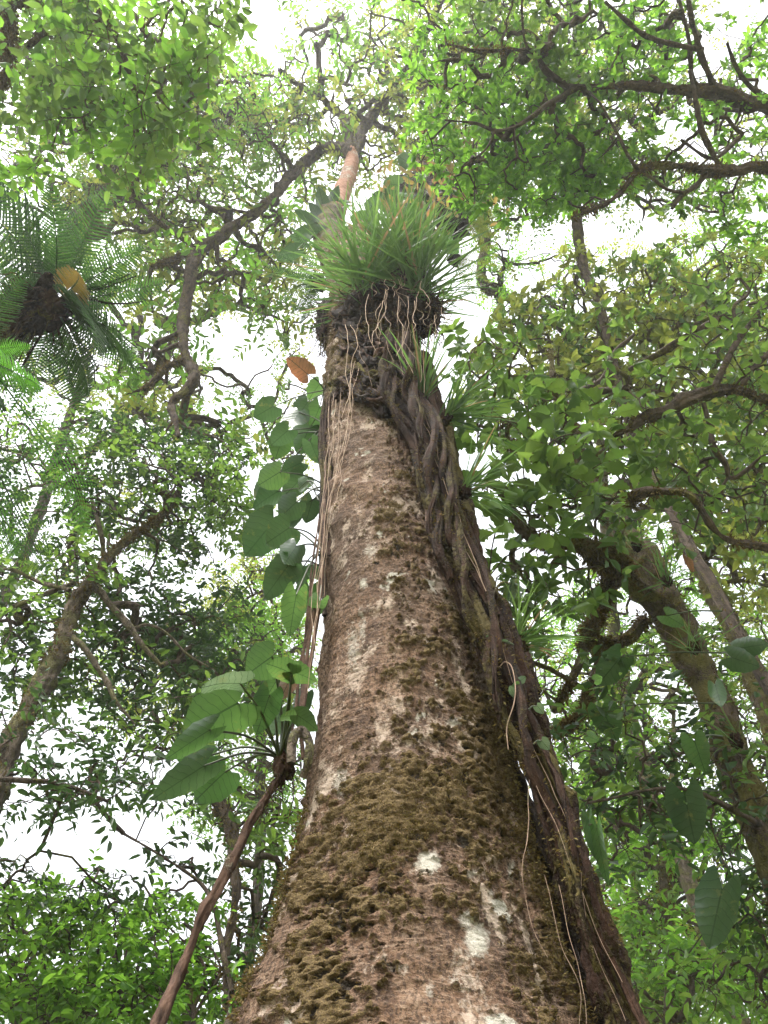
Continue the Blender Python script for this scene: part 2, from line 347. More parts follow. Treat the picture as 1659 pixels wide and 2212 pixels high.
mz = mz + 0.22 * spot(700, 2000, 90, 330) + 0.28 * spot(690, 2180, 120, 120) + 0.2 * spot(880, 1650, 120, 130) + 0.2 * spot(880, 1400, 110, 150) + 0.22 * spot(1170, 2080, 60, 260) + 0.2 * spot(1060, 1700, 50, 200) + 0.2 * spot(870, 1060, 70, 120) + .22 * spot(880, 1790, 130, 60)
mz = mz - 0.34 * spot(760, 1280, 75, 330) - 0.26 * spot(690, 1500, 55, 300) - 0.25 * spot(1020, 2020, 70, 110) - 0.22 * spot(940, 1880, 60, 60) - 0.2 * spot(600, 2000, 45, 300) - .2 * spot(850, 2150, 90, 60) - 0.15 * spot(750, 1000, 50, 150) - .2 * spot(800, 930, 60, 80)
n5 = fbm(PT, 48.0, 3, .6)
moss = np.clip(mz + 0.03 + 0.5 * (n2 - 0.5) + 1.0 * (n3 - .5) + .6 * (n4 - .5) + .75 * (n5 - .5), 0, 1)
moss = sstep(0.36, 0.56, moss)
lich = 0.8 * sstep(0.70, 0.80, fbm(PT + 5.0, 7.0, 4)) * sstep(0.35, 0.7, 1 - moss)
wv = 1 + 0.55 * (n3 - .5) * 2
for (u, v, a, b, g) in [(925, 1868, 26, 30, 1.1), (1030, 2030, 30, 42, 1.05), (1008, 1990, 22, 26, .8), (1105, 1880, 10, 26, .8), (785, 1262, 12, 14, .9), (840, 1800, 14, 20, .8), (985, 1560, 26, 14, .7), (1015, 1890, 22, 12, .7), (760, 1400, 22, 70, .6), (800, 1190, 20, 25, .6), (740, 1690, 26, 40, .7), (1100, 1980, 10, 14, .8), (860, 2090, 30, 14, .6), (930, 2130, 14, 30, .6), (1060, 1930, 12, 20, .6), (985, 2110, 30, 20, .55), (780, 1350, 12, 60, .6)]:
    lich = np.maximum(lich, .8 * g * np.exp(-(((UU - u) / a) ** 2 + ((VV - v) / b) ** 2) ** 1.2 * wv * wv))
ph = VV / 26.0 + 1.8 * (n1 - .5) * 2 + 0.9 * np.sin(TH * 2.2) + 3 * (n2 - .5)
ring = .8 * np.clip((np.abs(ph % 1 - .5) < .05 + .05 * n3).astype(float), 0, 1) * sstep(.42, .55, n4) * sstep(-.2, -.5, TH) * sstep(1720, 1560, VV) * sstep(1100, 1250, VV) * sstep(.36, .46, n2 + .05)
fold = spot(745, 1035, 60, 40)
pit = 0.95 * sstep(0.535, 0.63, fbm(PT * [1, 1, 1.3] + 3.3, 34.0, 4, .6)) * sstep(0.2, .55, moss + .22) * (.55 + .45 * sstep(.42, .58, fbm(PT + 8.8, 2.6, 3)))
rough_top = sstep(900, 820, VV)
disp = 0.08 * (n1 - .5) + 0.055 * (n2 - .5) + 0.010 * (n3 - .5) + 0.007 * (n5 - .5) + moss * (0.009 + 0.026 * (n3 - .42) + .022 * (n5 - .5)) - 0.026 * pit - 0.008 * ring + 0.03 * (n4 - .5) + rough_top * .16 * (fbm(PT, 6.5, 4) - .5) + 0.02 * np.sin(VV / 13. + 6 * n1) * spot(760, 1060, 90, 90)
moss = np.clip(moss + .0 * rough_top, 0, 1)
PT = PT + D * disp[..., None]
m, q = PT.shape[:2]; i = np.arange(m - 1)[:, None] * q; j = np.arange(q)[None]; k = (j + 1) % q
B = MB(); B.add(PT, Q=np.stack([i + j, i + k, i + q + k, i + q + j], -1), moss=moss, lichen=lich, ring=ring, pit=pit)
B.build('trunk', M['trunk'], giant)

# moss tufts growing on the trunk
def tufts(B, pos, nor, size, blades=3):
    n = len(pos); pos = np.repeat(pos, blades, 0); nor = np.repeat(nor, blades, 0); size = np.repeat(size, blades)
    r = rng.normal(size=(len(pos), 3)); dr = nrm(nor * 0.8 + r * 0.75 + [0, 0, -.25]); sd_ = nrm(np.cross(dr, rng.normal(size=dr.shape)))
    L = size * rng.uniform(.6, 1.4, len(pos)); w = L * .32
    pos = pos + r * (size * .35)[:, None]
    mid = pos + dr * (L * .5)[:, None]
    V = np.stack([pos, mid + sd_ * w[:, None] * .6, pos + dr * L[:, None] + [0, 0, -.1] * L[:, None], mid - sd_ * w[:, None] * .6], 1)
    B.add(V, Q=np.arange(len(pos) * 4).reshape(-1, 4))
front = (np.abs(TH) < 1.75) & (VV > 560) & (VV < 2300) & (VV > 0)
cand = np.argwhere(front & (moss > .55))
# even out on the surface: weight by area per sample
dz = np.gradient(Z); wgt = (np.abs(dz)[cand[:, 0]] * RR[cand[:, 0], cand[:, 1]]); wgt = wgt * (0.15 + sstep(.45, .75, fbm(PT[cand[:, 0], cand[:, 1]], 3.0, 4)))
sel = cand[rng.choice(len(cand), 20000, p=wgt / wgt.sum())]
pp = PT[sel[:, 0], sel[:, 1]] + rng.normal(size=(len(sel), 3)) * .008
B = MB(); tufts(B, pp, D[sel[:, 0], sel[:, 1]], rng.uniform(.005, .013, len(sel)), 3)
# thicker cushions along the shoulder ridge and fringe
rid = np.argwhere(((np.abs(TH + 0.98) < .13) & (VV > 1740) & (VV < 2240) & (n3 > .42)) | ((np.abs(TH - 1.2) < .2) & (VV > 1500) & (VV < 2240) & (n2 > .5)))
sel = rid[rng.choice(len(rid), 3500)]
tufts(B, PT[sel[:, 0], sel[:, 1]] + rng.normal(size=(len(sel), 3)) * .012, D[sel[:, 0], sel[:, 1]], rng.uniform(.008, .02, len(sel)), 3)
B.build('moss', M['moss'], giant, 'stuff', smooth=False)
def on_trunk(u, v, off=0.0):
    """point on the front of the trunk under pixel (u, v)"""
    c, r = trunk_axis(np.array([v])); c, r = c[0], r[0]
    uc, _, d = uvd(c); sx = np.clip((u - uc) * d / F / r, -1.3, 1.3)
    yy = math.sqrt(max(1 - sx * sx, 0.0)); d2 = DY(v, TY - r * yy * .95 - off)
    return P(u, v, d2)

# upper stems above the epiphytes
def ptube(B, pts, sides=10, n=24, amp=0.0, freq=6., flute=0.):
    """tube from (u, v, depth, radius in px)"""
    a = np.array(pts, float); p = P(a[:, 0], a[:, 1], a[:, 2]); tube(B, p, a[:, 3] * a[:, 2] / F, sides, n, amp, freq, flute=flute)
    return p
B = MB(); ptube(B, [(770, 600, DY(600, 3.25), 60), (730, 560, DY(560, 3.25), 40), (712, 520, DY(520, 3.2), 35), (712, 468, DY(468, 3.15), 33)], 24, 60, .09, 5.)
B.build('upper_trunk', M['mossy_limb'], giant)
B = MB(); ptube(B, [(712, 500, DY(500, 3.2), 22), (728, 455, DY(455, 3.15), 21), (737, 421, DY(421, 3.1), 18), (748, 392, DY(392, 3.0), 17), (757, 365, DY(365, 2.9), 16), (762, 340, DY(340, 2.8), 13), (756, 318, DY(318, 2.7), 9)], 20, 60, .05, 5.)
B.build('upper_trunk', M['red'], giant)

# ------------------------------------------------------------------ strangler roots down the right side
strang = thing('strangler_vine', (1.15, TY - .3, 0), 'tangled mossy strangler roots running down the right side of the giant trunk', 'vine')
def dt(u, v, off=0.0): return float(uvd(on_trunk(u, v, off))[2])
def root_obj(pts, mat, sides=14, n=110, amp=.035, freq=5., flute=1.4, parent=strang, name='root', fuzz=0):
    a = np.array(pts, float); p = P(a[:, 0], a[:, 1], a[:, 2]); r = a[:, 3] * a[:, 2] / F
    # on below the frame, down to the ground
    B = MB(); Vv, Dd = tube(B, p, r, sides, n, amp, freq, flute=flute); o = B.build(name, M[mat], parent)
    if fuzz:
        k = rng.integers(0, Vv.shape[0] * Vv.shape[1], fuzz * 3); pv = Vv.reshape(-1, 3)[k]; dv = Dd.reshape(-1, 3)[k]
        ok = fbm(pv, 4.0, 3) > .5; pv, dv = pv[ok][:fuzz], dv[ok][:fuzz]
        B = MB(); tufts(B, pv, dv, rng.uniform(.008, .022, len(pv)), 2)
        f = B.build('moss', M['moss'], o, 'stuff', smooth=False)
    return o
DB = 2.95   # horizontal distance of the big root
def dq(v, y=DB): return float(DY(v, y))
root_obj([(1470, 2800, dq(2800), 110), (1395, 2420, dq(2420), 68), (1347, 2212, dq(2212), 46), (1279, 2000, dq(2000), 34), (1210, 1784, dq(1784), 33), (1135, 1580, dq(1580), 30), (1088, 1440, dq(1440), 22), (1060, 1370, dq(1370), 12)], 'root_moss', 56, 260, .026, 9, 2.4, fuzz=1300)
root_obj([(1130, 1600, dq(1600, 3.05), 26), (1068, 1370, dq(1370, 3.05), 27), (1008, 1220, dq(1220, 3.05), 26), (966, 1080, dq(1080, 3.05), 26), (930, 960, dq(960, 3.05), 25), (900, 860, dq(860, 3.0), 26), (870, 780, dq(780, 3.0), 26), (850, 700, dq(700, 3.0), 24)], 'humus_and_shade', 30, 200, .02, 9, 2)  # core root coloured near-black: shade of the gaps between the ropes painted in
root_obj([(1420, 2500, dq(2500, 3.5), 60), (1290, 2212, dq(2212, 3.5), 40), (1215, 2000, dq(2000, 3.45), 30), (1140, 1784, dq(1784, 3.35), 28), (1080, 1600, dq(1600, 3.15), 24), (1035, 1430, dq(1430, 3.1), 20), (985, 1290, dq(1290, 3.0), 18), (940, 1150, dq(1150, 2.95), 18), (912, 1020, dq(1020, 2.9), 18), (880, 930, dq(930, 2.85), 20), (850, 850, dq(850, 2.8), 20), (820, 790, dq(790, 2.78), 18)], 'humus_and_shade', 40, 260, .02, 9, 2.2, fuzz=400)  # back root: shade of the deep crevice beside the trunk painted as dark colour
root_obj([(1150, 1500, dq(1500, 3.1), 18), (1085, 1340, dq(1340, 3.1), 20), (1035, 1220, dq(1220, 3.1), 18), (1000, 1090, dq(1090, 3.1), 17), (965, 960, dq(960, 3.1), 17), (938, 850, dq(850, 3.1), 14), (915, 770, dq(770, 3.1), 14)], 'root_moss', 24, 220, .018, 9, 2, fuzz=600)
root_obj([(1190, 1660, dq(1660, 2.9), 8), (1150, 1500, dq(1500, 2.8), 12), (1090, 1340, dq(1340, 2.8), 14), (1040, 1235, dq(1235, 2.8), 15), (985, 1120, dq(1120, 2.8), 14), (950, 1010, dq(1010, 2.8), 12), (925, 930, dq(930, 2.78), 12), (880, 880, dq(880, 2.76), 11), (835, 830, dq(830, 2.74), 12), (850, 760, dq(760, 2.74), 10)], 'root_moss', 20, 220, .014, 9, 2, fuzz=500)
def band(v):
    return (np.interp(v, [700, 800, 850, 950, 1150, 1350, 1550, 1800, 2000, 2212, 2400], [800, 812, 826, 890, 930, 1016, 1074, 1180, 1252, 1330, 1390]),
            np.interp(v, [700, 800, 850, 980, 1130, 1270, 1400, 1580, 1790, 2000, 2212, 2400], [890, 915, 930, 975, 1010, 1060, 1112, 1175, 1245, 1312, 1395, 1460]))
for k, (t0, v1, r0, wv, y0) in enumerate([(.06, 1500, 9, .10, 2.74), (.30, 2330, 10, .16, 2.66), (.55, 1750, 9, .18, 2.62), (.85, 2330, 11, .09, 2.78), (.68, 1330, 7, .22, 2.58), (.18, 1250, 7, .2, 2.62), (.95, 1650, 9, .05, 2.92), (.42, 1420, 6, .3, 2.55), (.75, 2250, 6, .2, 2.62), (.1, 1900, 6, .1, 2.74), (.5, 1180, 8, .3, 2.58), (.25, 2100, 5, .25, 2.6)]):
    v0 = rng.uniform(720, 800); q = []; ph = rng.uniform(0, 6)
    for v in np.linspace(v1, v0, int((v1 - v0) / 38) + 4):
        a_, b_ = band(v); t = t0 + wv * math.sin(21 * math.log(v) + ph) + rng.normal() * .025
        q.append((a_ + (b_ - a_) * np.clip(t, -.02, .97), v, dq(v, y0 + .06 * math.cos(21 * math.log(v) + ph)), r0 * rng.uniform(.75, 1.25)))
    root_obj(q, 'root_moss' if k % 2 else 'rope', 16, int(len(q) * 5), .010, 11, 2.0, fuzz=260)
# the root mat wrapped round the trunk below the tuft
for k in range(34):
    v = rng.uniform(690, 850); u0 = rng.uniform(705, 800); L = rng.uniform(40, 150); q = []
    sl_ = rng.uniform(-.6, 1.1)
    for s_ in np.linspace(0, 1, 7):
        u = u0 + L * s_; vv = v + sl_ * L * s_ * .6 + rng.normal() * 7
        if u > 930: break
        q.append((u, vv, dt(min(u, 895), vv, .05 + .05 * rng.random()), rng.uniform(2.5, 7)))
    if len(q) > 2: root_obj(q, ['root', 'root_moss', 'humus_and_shade'][k % 3], 9, 44, .035, 9, 1.2, fuzz=60)

# pale aerial roots dangling down the giant trunk
def rootlets(parent, specs, name='hanging_root', mat='rootlet', r=1.4, wobble=.03):
    for pts in specs:
        a = np.array(pts, float); p = P(a[:, 0], a[:, 1], a[:, 2]); n = max(14, int(len(a) * 9))
        q = wob(wob(spl(p, n), wobble, 1.3), wobble * .35, 5.); rr = np.linspace(1, .7, n) * r * a[:, 2].mean() / F * rng.uniform(.75, 1.25)
        B = MB(); tube(B, q, rr, 5); B.build(name, M[mat], parent)
def TD(pts, off=.08): return [(u, v, dt(u, v, off)) for u, v in pts]
rootlets(strang, [
    TD([(1000, 1410), (1022, 1500), (1030, 1580), (1022, 1610), (1000, 1680)], .03),
    [(u, v, dq(v, 2.6)) for u, v in [(1080, 1330), (1130, 1560), (1190, 1690), (1250, 1870), (1258, 1940), (1290, 2080), (1350, 2212)]],
    [(u, v, dq(v, 2.62)) for u, v in [(1145, 1659), (1140, 1760), (1135, 1830), (1130, 1900), (1150, 2000), (1185, 2074)]],
    [(u, v, dq(v, 2.62)) for u, v in [(1210, 1920), (1225, 2000), (1245, 2090), (1262, 2170), (1270, 2230)]],
    [(u, v, dq(v, 2.6)) for u, v in [(1180, 1900), (1210, 2040), (1250, 2140), (1256, 2230)]],
    [(u, v, dq(v, 2.58)) for u, v in [(1050, 1260), (1010, 1140), (980, 1080), (955, 1000), (930, 930), (900, 850), (880, 780), (870, 700)]],
    [(u, v, dq(v, 2.58)) for u, v in [(1060, 1280), (1000, 1160), (965, 1060), (940, 980), (905, 880), (893, 820), (885, 700)]],
    [(u, v, dq(v, 2.6)) for u, v in [(1160, 1690), (1195, 1780), (1255, 1930), (1300, 2040), (1340, 2130)]],
], r=.75, mat='thread', wobble=.05)
rootlets(strang, [
    [(u, v, dt(min(u, 900), v, .06)) for u, v in [(905, 1000), (918, 1080), (930, 1150), (965, 1180), (975, 1240), (1010, 1290)]],
    [(u, v, dt(min(u, 1000), v, .05)) for u, v in [(940, 1210), (955, 1260), (975, 1320), (1010, 1360)]],
], r=3.0, mat='liana', wobble=.05)
fine = []
for k in range(26):
    u = rng.uniform(700, 1080); v = rng.uniform(900, 1900); u = np.clip(u, 715 - (v - 900) * .02, 880 + (v - 900) * .2)
    fine.append(TD([(u, v), (u + rng.normal() * 5, v + 25), (u + rng.normal() * 9, v + rng.uniform(45, 90))], .02))
rootlets(giant, fine, 'clinging_root', 'liana', .9, .02)

# hanging roots and lianas left of the trunk
hang = thing('aerial_root_bundle', P(700, 900, DY(900, 2.6)), 'bundle of thin pale roots hanging straight down the left edge of the giant trunk', 'roots')
sp_ = []
for k, (ut, vt, ub, vb) in enumerate([(770, 780, 712, 1110), (780, 790, 706, 1130), (748, 820, 700, 1180), (765, 840, 694, 1250), (740, 840, 690, 1330), (735, 800, 716, 1060), (728, 860, 676, 1440), (722, 850, 668, 1500), (716, 900, 664, 1520), (712, 880, 672, 1400), (735, 900, 700, 1290)]):
    sp_.append([(ut + (ub - ut) * s_ + rng.normal() * 2, vt + (vb - vt) * s_, float(DY(vt + (vb - vt) * s_, TY - .55 + .03 * k % .2))) for s_ in np.linspace(0, 1, 5)])
rootlets(hang, sp_[::3], r=.7, wobble=.05); rootlets(hang, sp_[1::3], r=.8, wobble=.05, mat='thread')
for k, (o_, r0) in enumerate([(0, 6), (5, 5), (-4, 4), (12, 4)]):
    root_obj([(u + o_ + rng.normal() * 2, v, dt(max(u + o_, 706), v, .03), r0 * rng.uniform(.7, 1.2)) for u, v in [(702, 1200), (700, 1120), (702, 1040), (698, 970), (699, 900), (706, 850), (716, 800), (726, 750)]], 'root' if k % 2 else 'root_moss', 10, 90, .012, 9, 1.5)
lv = thing('climbing_vine', P(690, 1300, DY(1300, 2.9)), 'dark reddish climbing stems against the left edge of the giant trunk above the big leaves', 'vine')
for pts in ([(655, 1640, 4.6), (650, 1560, 5.5), (662, 1480, 4.5), (676, 1400, 4.5), (690, 1300, 4), (697, 1230, 3.5), (700, 1130, 3), (703, 1000, 3)],
            [(640, 1560, 4.5), (657, 1480, 4), (668, 1380, 4), (690, 1260, 3), (700, 1160, 3)], [(628, 1600, 3), (640, 1520, 3.5), (648, 1440, 3), (668, 1350, 3), (672, 1240, 2.5), (690, 1120, 2)],
            [(650, 1540, 2.5), (655, 1430, 2.5), (664, 1330, 2), (684, 1200, 2), (700, 1080, 2)]):
    a = [(u, v, float(DY(v, 2.95)), r) for u, v, r in pts]; root_obj(a, 'liana', 8, 80, .006, 10, .6, lv, 'stem')
a = [(655, 1680, DY(1680, 2.8), 9), (668, 1640, DY(1640, 2.75), 10), (668, 1600, DY(1600, 2.75), 9), (648, 1580, DY(1580, 2.75), 9), (632, 1600, DY(1600, 2.7), 8), (630, 1650, DY(1650, 2.7), 9)]
root_obj(a, 'pale_limb', 10, 50, .01, 9, .8, lv, 'coiled_stem')
li = thing('liana', P(340, 2230, 2.75), 'thick bare brown liana slanting up from the lower left to the big-leaved climber', 'vine')
root_obj([(200, 2500, 2.5, 16), (285, 2330, 2.62, 14.4), (341, 2212, 2.75, 12.4), (395, 2085, 2.95, 11.2), (430, 1990, 3.08, 10.4), (470, 1920, 3.2, 9.6), (505, 1850, 3.35, 8.8), (545, 1770, 3.55, 8), (580, 1715, 3.7, 6.8), (606, 1675, 3.8, 6), (622, 1640, 3.86, 5.6)], 'liana', 16, 200, .007, 14, 1.6, li, 'stem')

# ------------------------------------------------------------------ leaf shapes
def heart_mesh(name, mat, wid=0.8, lobe=0.28, cup=0.12, droop=0.15, seed=0):
    """heart-shaped blade: x along the midrib 0..1 (basal lobes reach to -lobe), y across, z up"""
    r_ = np.random.default_rng(seed); nx, ny = 22, 7
    B = MB(); V = []; UVc = []
    for side in (1, -1):
        base = len(V); xs = np.linspace(0, 1, nx)
        for i_, t in enumerate(xs):
            x0 = t                                    # point on the midrib
            # outer edge point: runs from the lobe tip round the side to the leaf tip
            a_ = t
            xe = -lobe * (1 - a_) ** 3.0 * 1.0 + a_ + .0
            hw = wid / 2 * (math.sin(math.pi * min(1, (a_ * .86 + .14)) ** .82)) ** .75 if a_ < 1 else 0
            hw *= 1 + .035 * math.sin(a_ * 19 + seed + side) + .03 * math.sin(a_ * 41 + 2 * seed)
            for j_ in range(ny):
                f = j_ / (ny - 1)
                x = x0 + (xe - x0 + -.18 * (1 - a_) * 0) * f ** 1.3 ; y = hw * f
                if i_ == 0: x = -lobe * f ** .8; y = hw * f * .62 + .03 * f
                rip = .009 * math.sin((x - .55 * y) * 6.5 * 2 * math.pi) * f + .035 * math.sin(4.3 * x + 2 * seed + side) * f * f
                z = cup * y * y * 2.2 + rip - droop * max(x, 0) ** 2 + .03 * math.sin(5 * x + seed) * f * side
                V.append((x, y * side, z)); UVc.append((x, y * side))
        T = []
        for i_ in range(nx - 1):
            for j_ in range(ny - 1):
                q_ = [base + i_ * ny + j_, base + (i_ + 1) * ny + j_, base + (i_ + 1) * ny + j_ + 1, base + i_ * ny + j_ + 1]
                T.append(q_ if side > 0 else q_[::-1])
        B.Q.append(np.array(T))
    B.V.append(np.array(V)); B.n = len(V); B.uv.append(np.array(UVc)); return B.mesh(name, mat)
HEARTS = {}
def heart(mat, variant):
    k = (mat, variant)
    if k not in HEARTS: HEARTS[k] = heart_mesh('heart_leaf', M[mat], [.82, .9, .74][variant], [.3, .26, .34][variant], [.3, .15, .45][variant], [.12, .22, .05][variant], variant * 3 + 1)
    return HEARTS[k]
def place_leaf(me, base, tip, width, normal, parent, name='leaf', wid0=.82):
    base, tip = np.asarray(base), np.asarray(tip); x = tip - base; L = np.linalg.norm(x); x = x / L
    z = np.asarray(normal, float); z = z - x * (z @ x); z /= np.linalg.norm(z); y = np.cross(z, x)
    o = link(name, me, parent); mw = Matrix(((x[0] * L, y[0] * width / wid0, z[0] * L, base[0]), (x[1] * L, y[1] * width / wid0, z[1] * L, base[1]), (x[2] * L, y[2] * width / wid0, z[2] * L, base[2]), (0, 0, 0, 1)))
    o.matrix_parent_inverse = Matrix(); o.matrix_local = Matrix.Translation(-Vector(parent.location)) @ mw; LEAFMW[o.name] = mw
    return o
def stalk(a, b, r, parent, sag=.03, mat='petiole'):
    a, b = np.asarray(a), np.asarray(b); m_ = (a + b) / 2 + [0, 0, sag]
    B = MB(); tube(B, [a, m_, b], [r * 1.3, r, r * .8], 6, 10); B.build('petiole', M[mat], parent)

# ------------------------------------------------------------------ big-leaved climber, lower left
phil = thing('philodendron', P(610, 1650, 3.85), 'big heart-leaved climber growing from a root knob on the left of the giant trunk', 'plant')
PC = P(608, 1638, 3.84)
UPN = np.array([0, 0.25, 1.0])
def view(u, v): return nrm(P(u, v, 1.0) - CAM)
for (bu, bv, tu, tv_, w, dd, tilt, mat, var) in [
    (513, 1519, 398, 1582, 128, -.15, (0, 0, .3), 'l_heart', 0),
    (519, 1477, 432, 1468, 92, -.25, (0, -1.15, 1.1), 'l_heart_g', 1),
    (452, 1577, 356, 1640, 62, -.35, (.3, -.2, .5), 'l_heart', 2),
    (588, 1418, 531, 1458, 84, .05, (0, 0, .4), 'l_heart_l', 0),
    (631, 1456, 580, 1428, 60, -.1, (0, -.4, 1.1), 'l_heart_l', 1),
    (628, 1450, 684, 1466, 48, -.1, (0, -.4, 1.1), 'l_heart_l', 1),
    (602, 1462, 574, 1508, 46, .2, (0, .2, .4), 'l_heart_l', 0),
    (628, 1462, 606, 1512, 42, .15, (.3, 0, .2), 'l_heart_b', 2),
    (582, 1502, 556, 1582, 62, -.1, (.1, 0, .2), 'l_heart', 0),
    (606, 1532, 592, 1592, 66, .15, (0, 0, .3), 'l_heart_l', 0),
    (642, 1545, 690, 1574, 44, -.2, (0, -.3, .8), 'l_heart_l', 1),
    (646, 1550, 600, 1538, 40, -.1, (0, -.3, .9), 'l_heart_l', 1),
    (452, 1632, 380, 1640, 46, .1, (0, 0, .5), 'l_heart', 0),
    (440, 1655, 334, 1722, 72, -.2, (0, 0, .2), 'l_heart_d', 0),
    (486, 1668, 425, 1724, 84, .05, (0, 0, .3), 'l_heart', 1),
    (660, 1500, 640, 1555, 40, .3, (0, 0, .2), 'l_heart_d', 0)]:
    d0 = 3.84 + dd; b_ = P(bu, bv, d0); t_ = P(tu, tv_, d0 + rng.uniform(-.12, .12))
    lf = place_leaf(heart(mat, var), b_, t_, w * d0 / F, view(bu, bv) + np.array(tilt), phil)
    stalk(PC + rng.normal(size=3) * .015, b_, .0062, lf, .05)
def lump(name, c, rad, mat, parent, amp=.5, seed=0, n=26):
    B = MB(); a_ = np.linspace(0, math.pi, n); b_ = np.linspace(0, 2 * math.pi, 2 * n, endpoint=False); A_, B_ = np.meshgrid(a_, b_, indexing='ij')
    Dd = np.stack([np.sin(A_) * np.cos(B_), np.sin(A_) * np.sin(B_), np.cos(A_)], -1)
    f = 1 + amp * 2 * (fbm(Dd * 1.0 + seed, 2.2, 5, .62) - .5)
    V = np.asarray(c) + Dd * f[..., None] * np.asarray(rad); i_ = np.arange(n - 1)[:, None] * 2 * n; j_ = np.arange(2 * n)[None]; k_ = (j_ + 1) % (2 * n)
    B.add(V, Q=np.stack([i_ + j_, i_ + 2 * n + j_, i_ + 2 * n + k_, i_ + k_], -1)); return B.build(name, M[mat], parent), V
_, Vk = lump('root_knob', P(613, 1652, 3.84), (.052, .06, .085), 'root', phil, .8, 3)
for k in range(26):
    a_ = Vk.reshape(-1, 3)[rng.integers(0, Vk.size // 3)]; L = rng.uniform(.06, .3)
    B = MB(); tube(B, wob(spl([a_, a_ + [rng.normal() * .03, rng.normal() * .03, -L * .5], a_ + [rng.normal() * .05, rng.normal() * .05, -L]], 9), .015, 12), .0022, 4); B.build('root_fibre', M['root'], phil)

# ------------------------------------------------------------------ climber column on the left edge of the trunk
clim = thing('climbing_aroid', P(700, 1060, DY(1060, 3.2)), 'column of dark heart-shaped leaves climbing the left edge of the giant trunk halfway up', 'plant')
HUB = [P(702, 1060, DY(1060, 3.1)), P(704, 930, DY(930, 3.1)), P(700, 1200, DY(1200, 3.1)), P(716, 840, DY(840, 3.1))]
for (bu, bv, tu, tv_, w, mat, var) in [
    (590, 878, 548, 902, 56, 'l_heart_d', 0), (645, 890, 622, 935, 50, 'l_heart', 1), (622, 930, 586, 960, 50, 'l_heart_d', 0), (668, 925, 640, 985, 60, 'l_heart', 0),
    (610, 945, 596, 990, 48, 'l_heart', 1), (650, 1000, 606, 1020, 44, 'l_heart_d', 0), (604, 1020, 556, 1050, 60, 'l_heart_l', 0), (655, 1030, 618, 1065, 52, 'l_heart_d', 1),
    (600, 1062, 540, 1098, 62, 'l_heart_d', 0), (585, 1050, 548, 1078, 46, 'l_heart_d', 1), (640, 1085, 602, 1120, 60, 'l_heart_d', 0), (590, 1128, 528, 1200, 92, 'l_heart_d', 0),
    (625, 1140, 580, 1170, 70, 'l_heart_d', 1), (675, 1080, 660, 1130, 48, 'l_heart_d', 0), (622, 1222, 580, 1280, 66, 'l_heart_d', 1), (640, 1180, 610, 1225, 56, 'l_heart_d', 0), (640, 1285, 625, 1370, 56, 'l_heart_l', 0),
    (668, 1268, 650, 1330, 52, 'l_heart', 1), (690, 1300, 672, 1340, 40, 'l_heart_l', 0), (672, 958, 690, 1000, 44, 'l_heart_d', 2), (690, 880, 670, 930, 46, 'l_heart', 0), (665, 868, 640, 905, 44, 'l_heart_d', 1),
    (664, 808, 628, 776, 44, 'l_heart_o', 1), (690, 830, 668, 860, 40, 'l_heart', 0), (662, 1040, 640, 1060, 30, 'l_heart_g', 2), (640, 1110, 610, 1135, 44, 'l_heart_d', 2), (655, 1225, 640, 1262, 44, 'l_heart_d', 0), (690, 1230, 662, 1260, 40, 'l_heart', 1)]:
    d0 = float(DY(bv, 3.15 + rng.uniform(-.35, .25))); b_ = P(bu, bv, d0); t_ = P(tu, tv_, d0 + rng.uniform(-.25, .25))
    lf = place_leaf(heart(mat, var), b_, t_, w * d0 / F, view(bu, bv) + np.array([rng.normal() * .15, rng.normal() * .15, .15]), clim)
    h = min(HUB, key=lambda q: np.linalg.norm(q - b_)); stalk(h + rng.normal(size=3) * .04, b_, .006, lf, .06)
a = [(u, v, float(DY(v, 3.1)), r) for u, v, r in [(700, 1330, 5), (697, 1200, 6), (697, 1080, 7), (700, 960, 7), (706, 860, 6), (720, 790, 5)]]
root_obj(a, 'limb', 8, 70, .01, 9, .6, clim, 'stem')

# ------------------------------------------------------------------ strap-leaved tufts
def blade_mesh(mat, L, w, arch, twist, seed):
    B = MB(); n = 9; t = np.linspace(0, 1, n); r_ = np.random.default_rng(seed)
    x = L * t * (1 - .12 * arch * t); z = -arch * L * t ** 2.2 * .55; wd = w * np.minimum(1, .45 + 2.2 * t) * (1 - t ** 2.4) ** .8 * .5 + .0004
    tw = twist * t; yv = np.stack([0 * t, np.cos(tw), np.sin(tw)], -1); cc = np.stack([x, L * .05 * r_.normal() * t * t, z], -1)
    V = np.stack([cc - yv * wd[:, None], cc + np.array([0, 0, -.28]) * wd[:, None], cc + yv * wd[:, None]], 1); i_ = np.arange(n - 1)[:, None] * 3; j_ = np.arange(2)[None]
    B.add(V, Q=np.stack([i_ + j_, i_ + j_ + 1, i_ + j_ + 4, i_ + j_ + 3], -1)); return B.mesh('blade', M[mat])
BL = [blade_mesh('l_grass' if k != 7 else 'straw', 1.0, .017 + .009 * (k % 3), [.1, .25, .45, .7, 1.0][k % 5], rng.normal() * 1.3, k) for k in range(15)]
def put(me, name, parent, loc, x, up, L):
    x = nrm(np.asarray(x, float)); z = np.asarray(up, float); z = z - x * (z @ x); z = nrm(z); y = np.cross(z, x)
    o = link(name, me, parent); o.matrix_parent_inverse = Matrix()
    o.matrix_local = Matrix.Translation(-Vector(parent.location)) @ Matrix(((x[0] * L, y[0] * L, z[0] * L, loc[0]), (x[1] * L, y[1] * L, z[1] * L, loc[1]), (x[2] * L, y[2] * L, z[2] * L, loc[2]), (0, 0, 0, 1)))
    return o
tuft = thing('strap_leaf_epiphyte', P(865, 640, DY(640, 2.7)), 'huge tuft of strap leaves with a dark root mass perched high on the giant trunk', 'plant')
OUT = nrm(np.array([0, -.86, .5]))
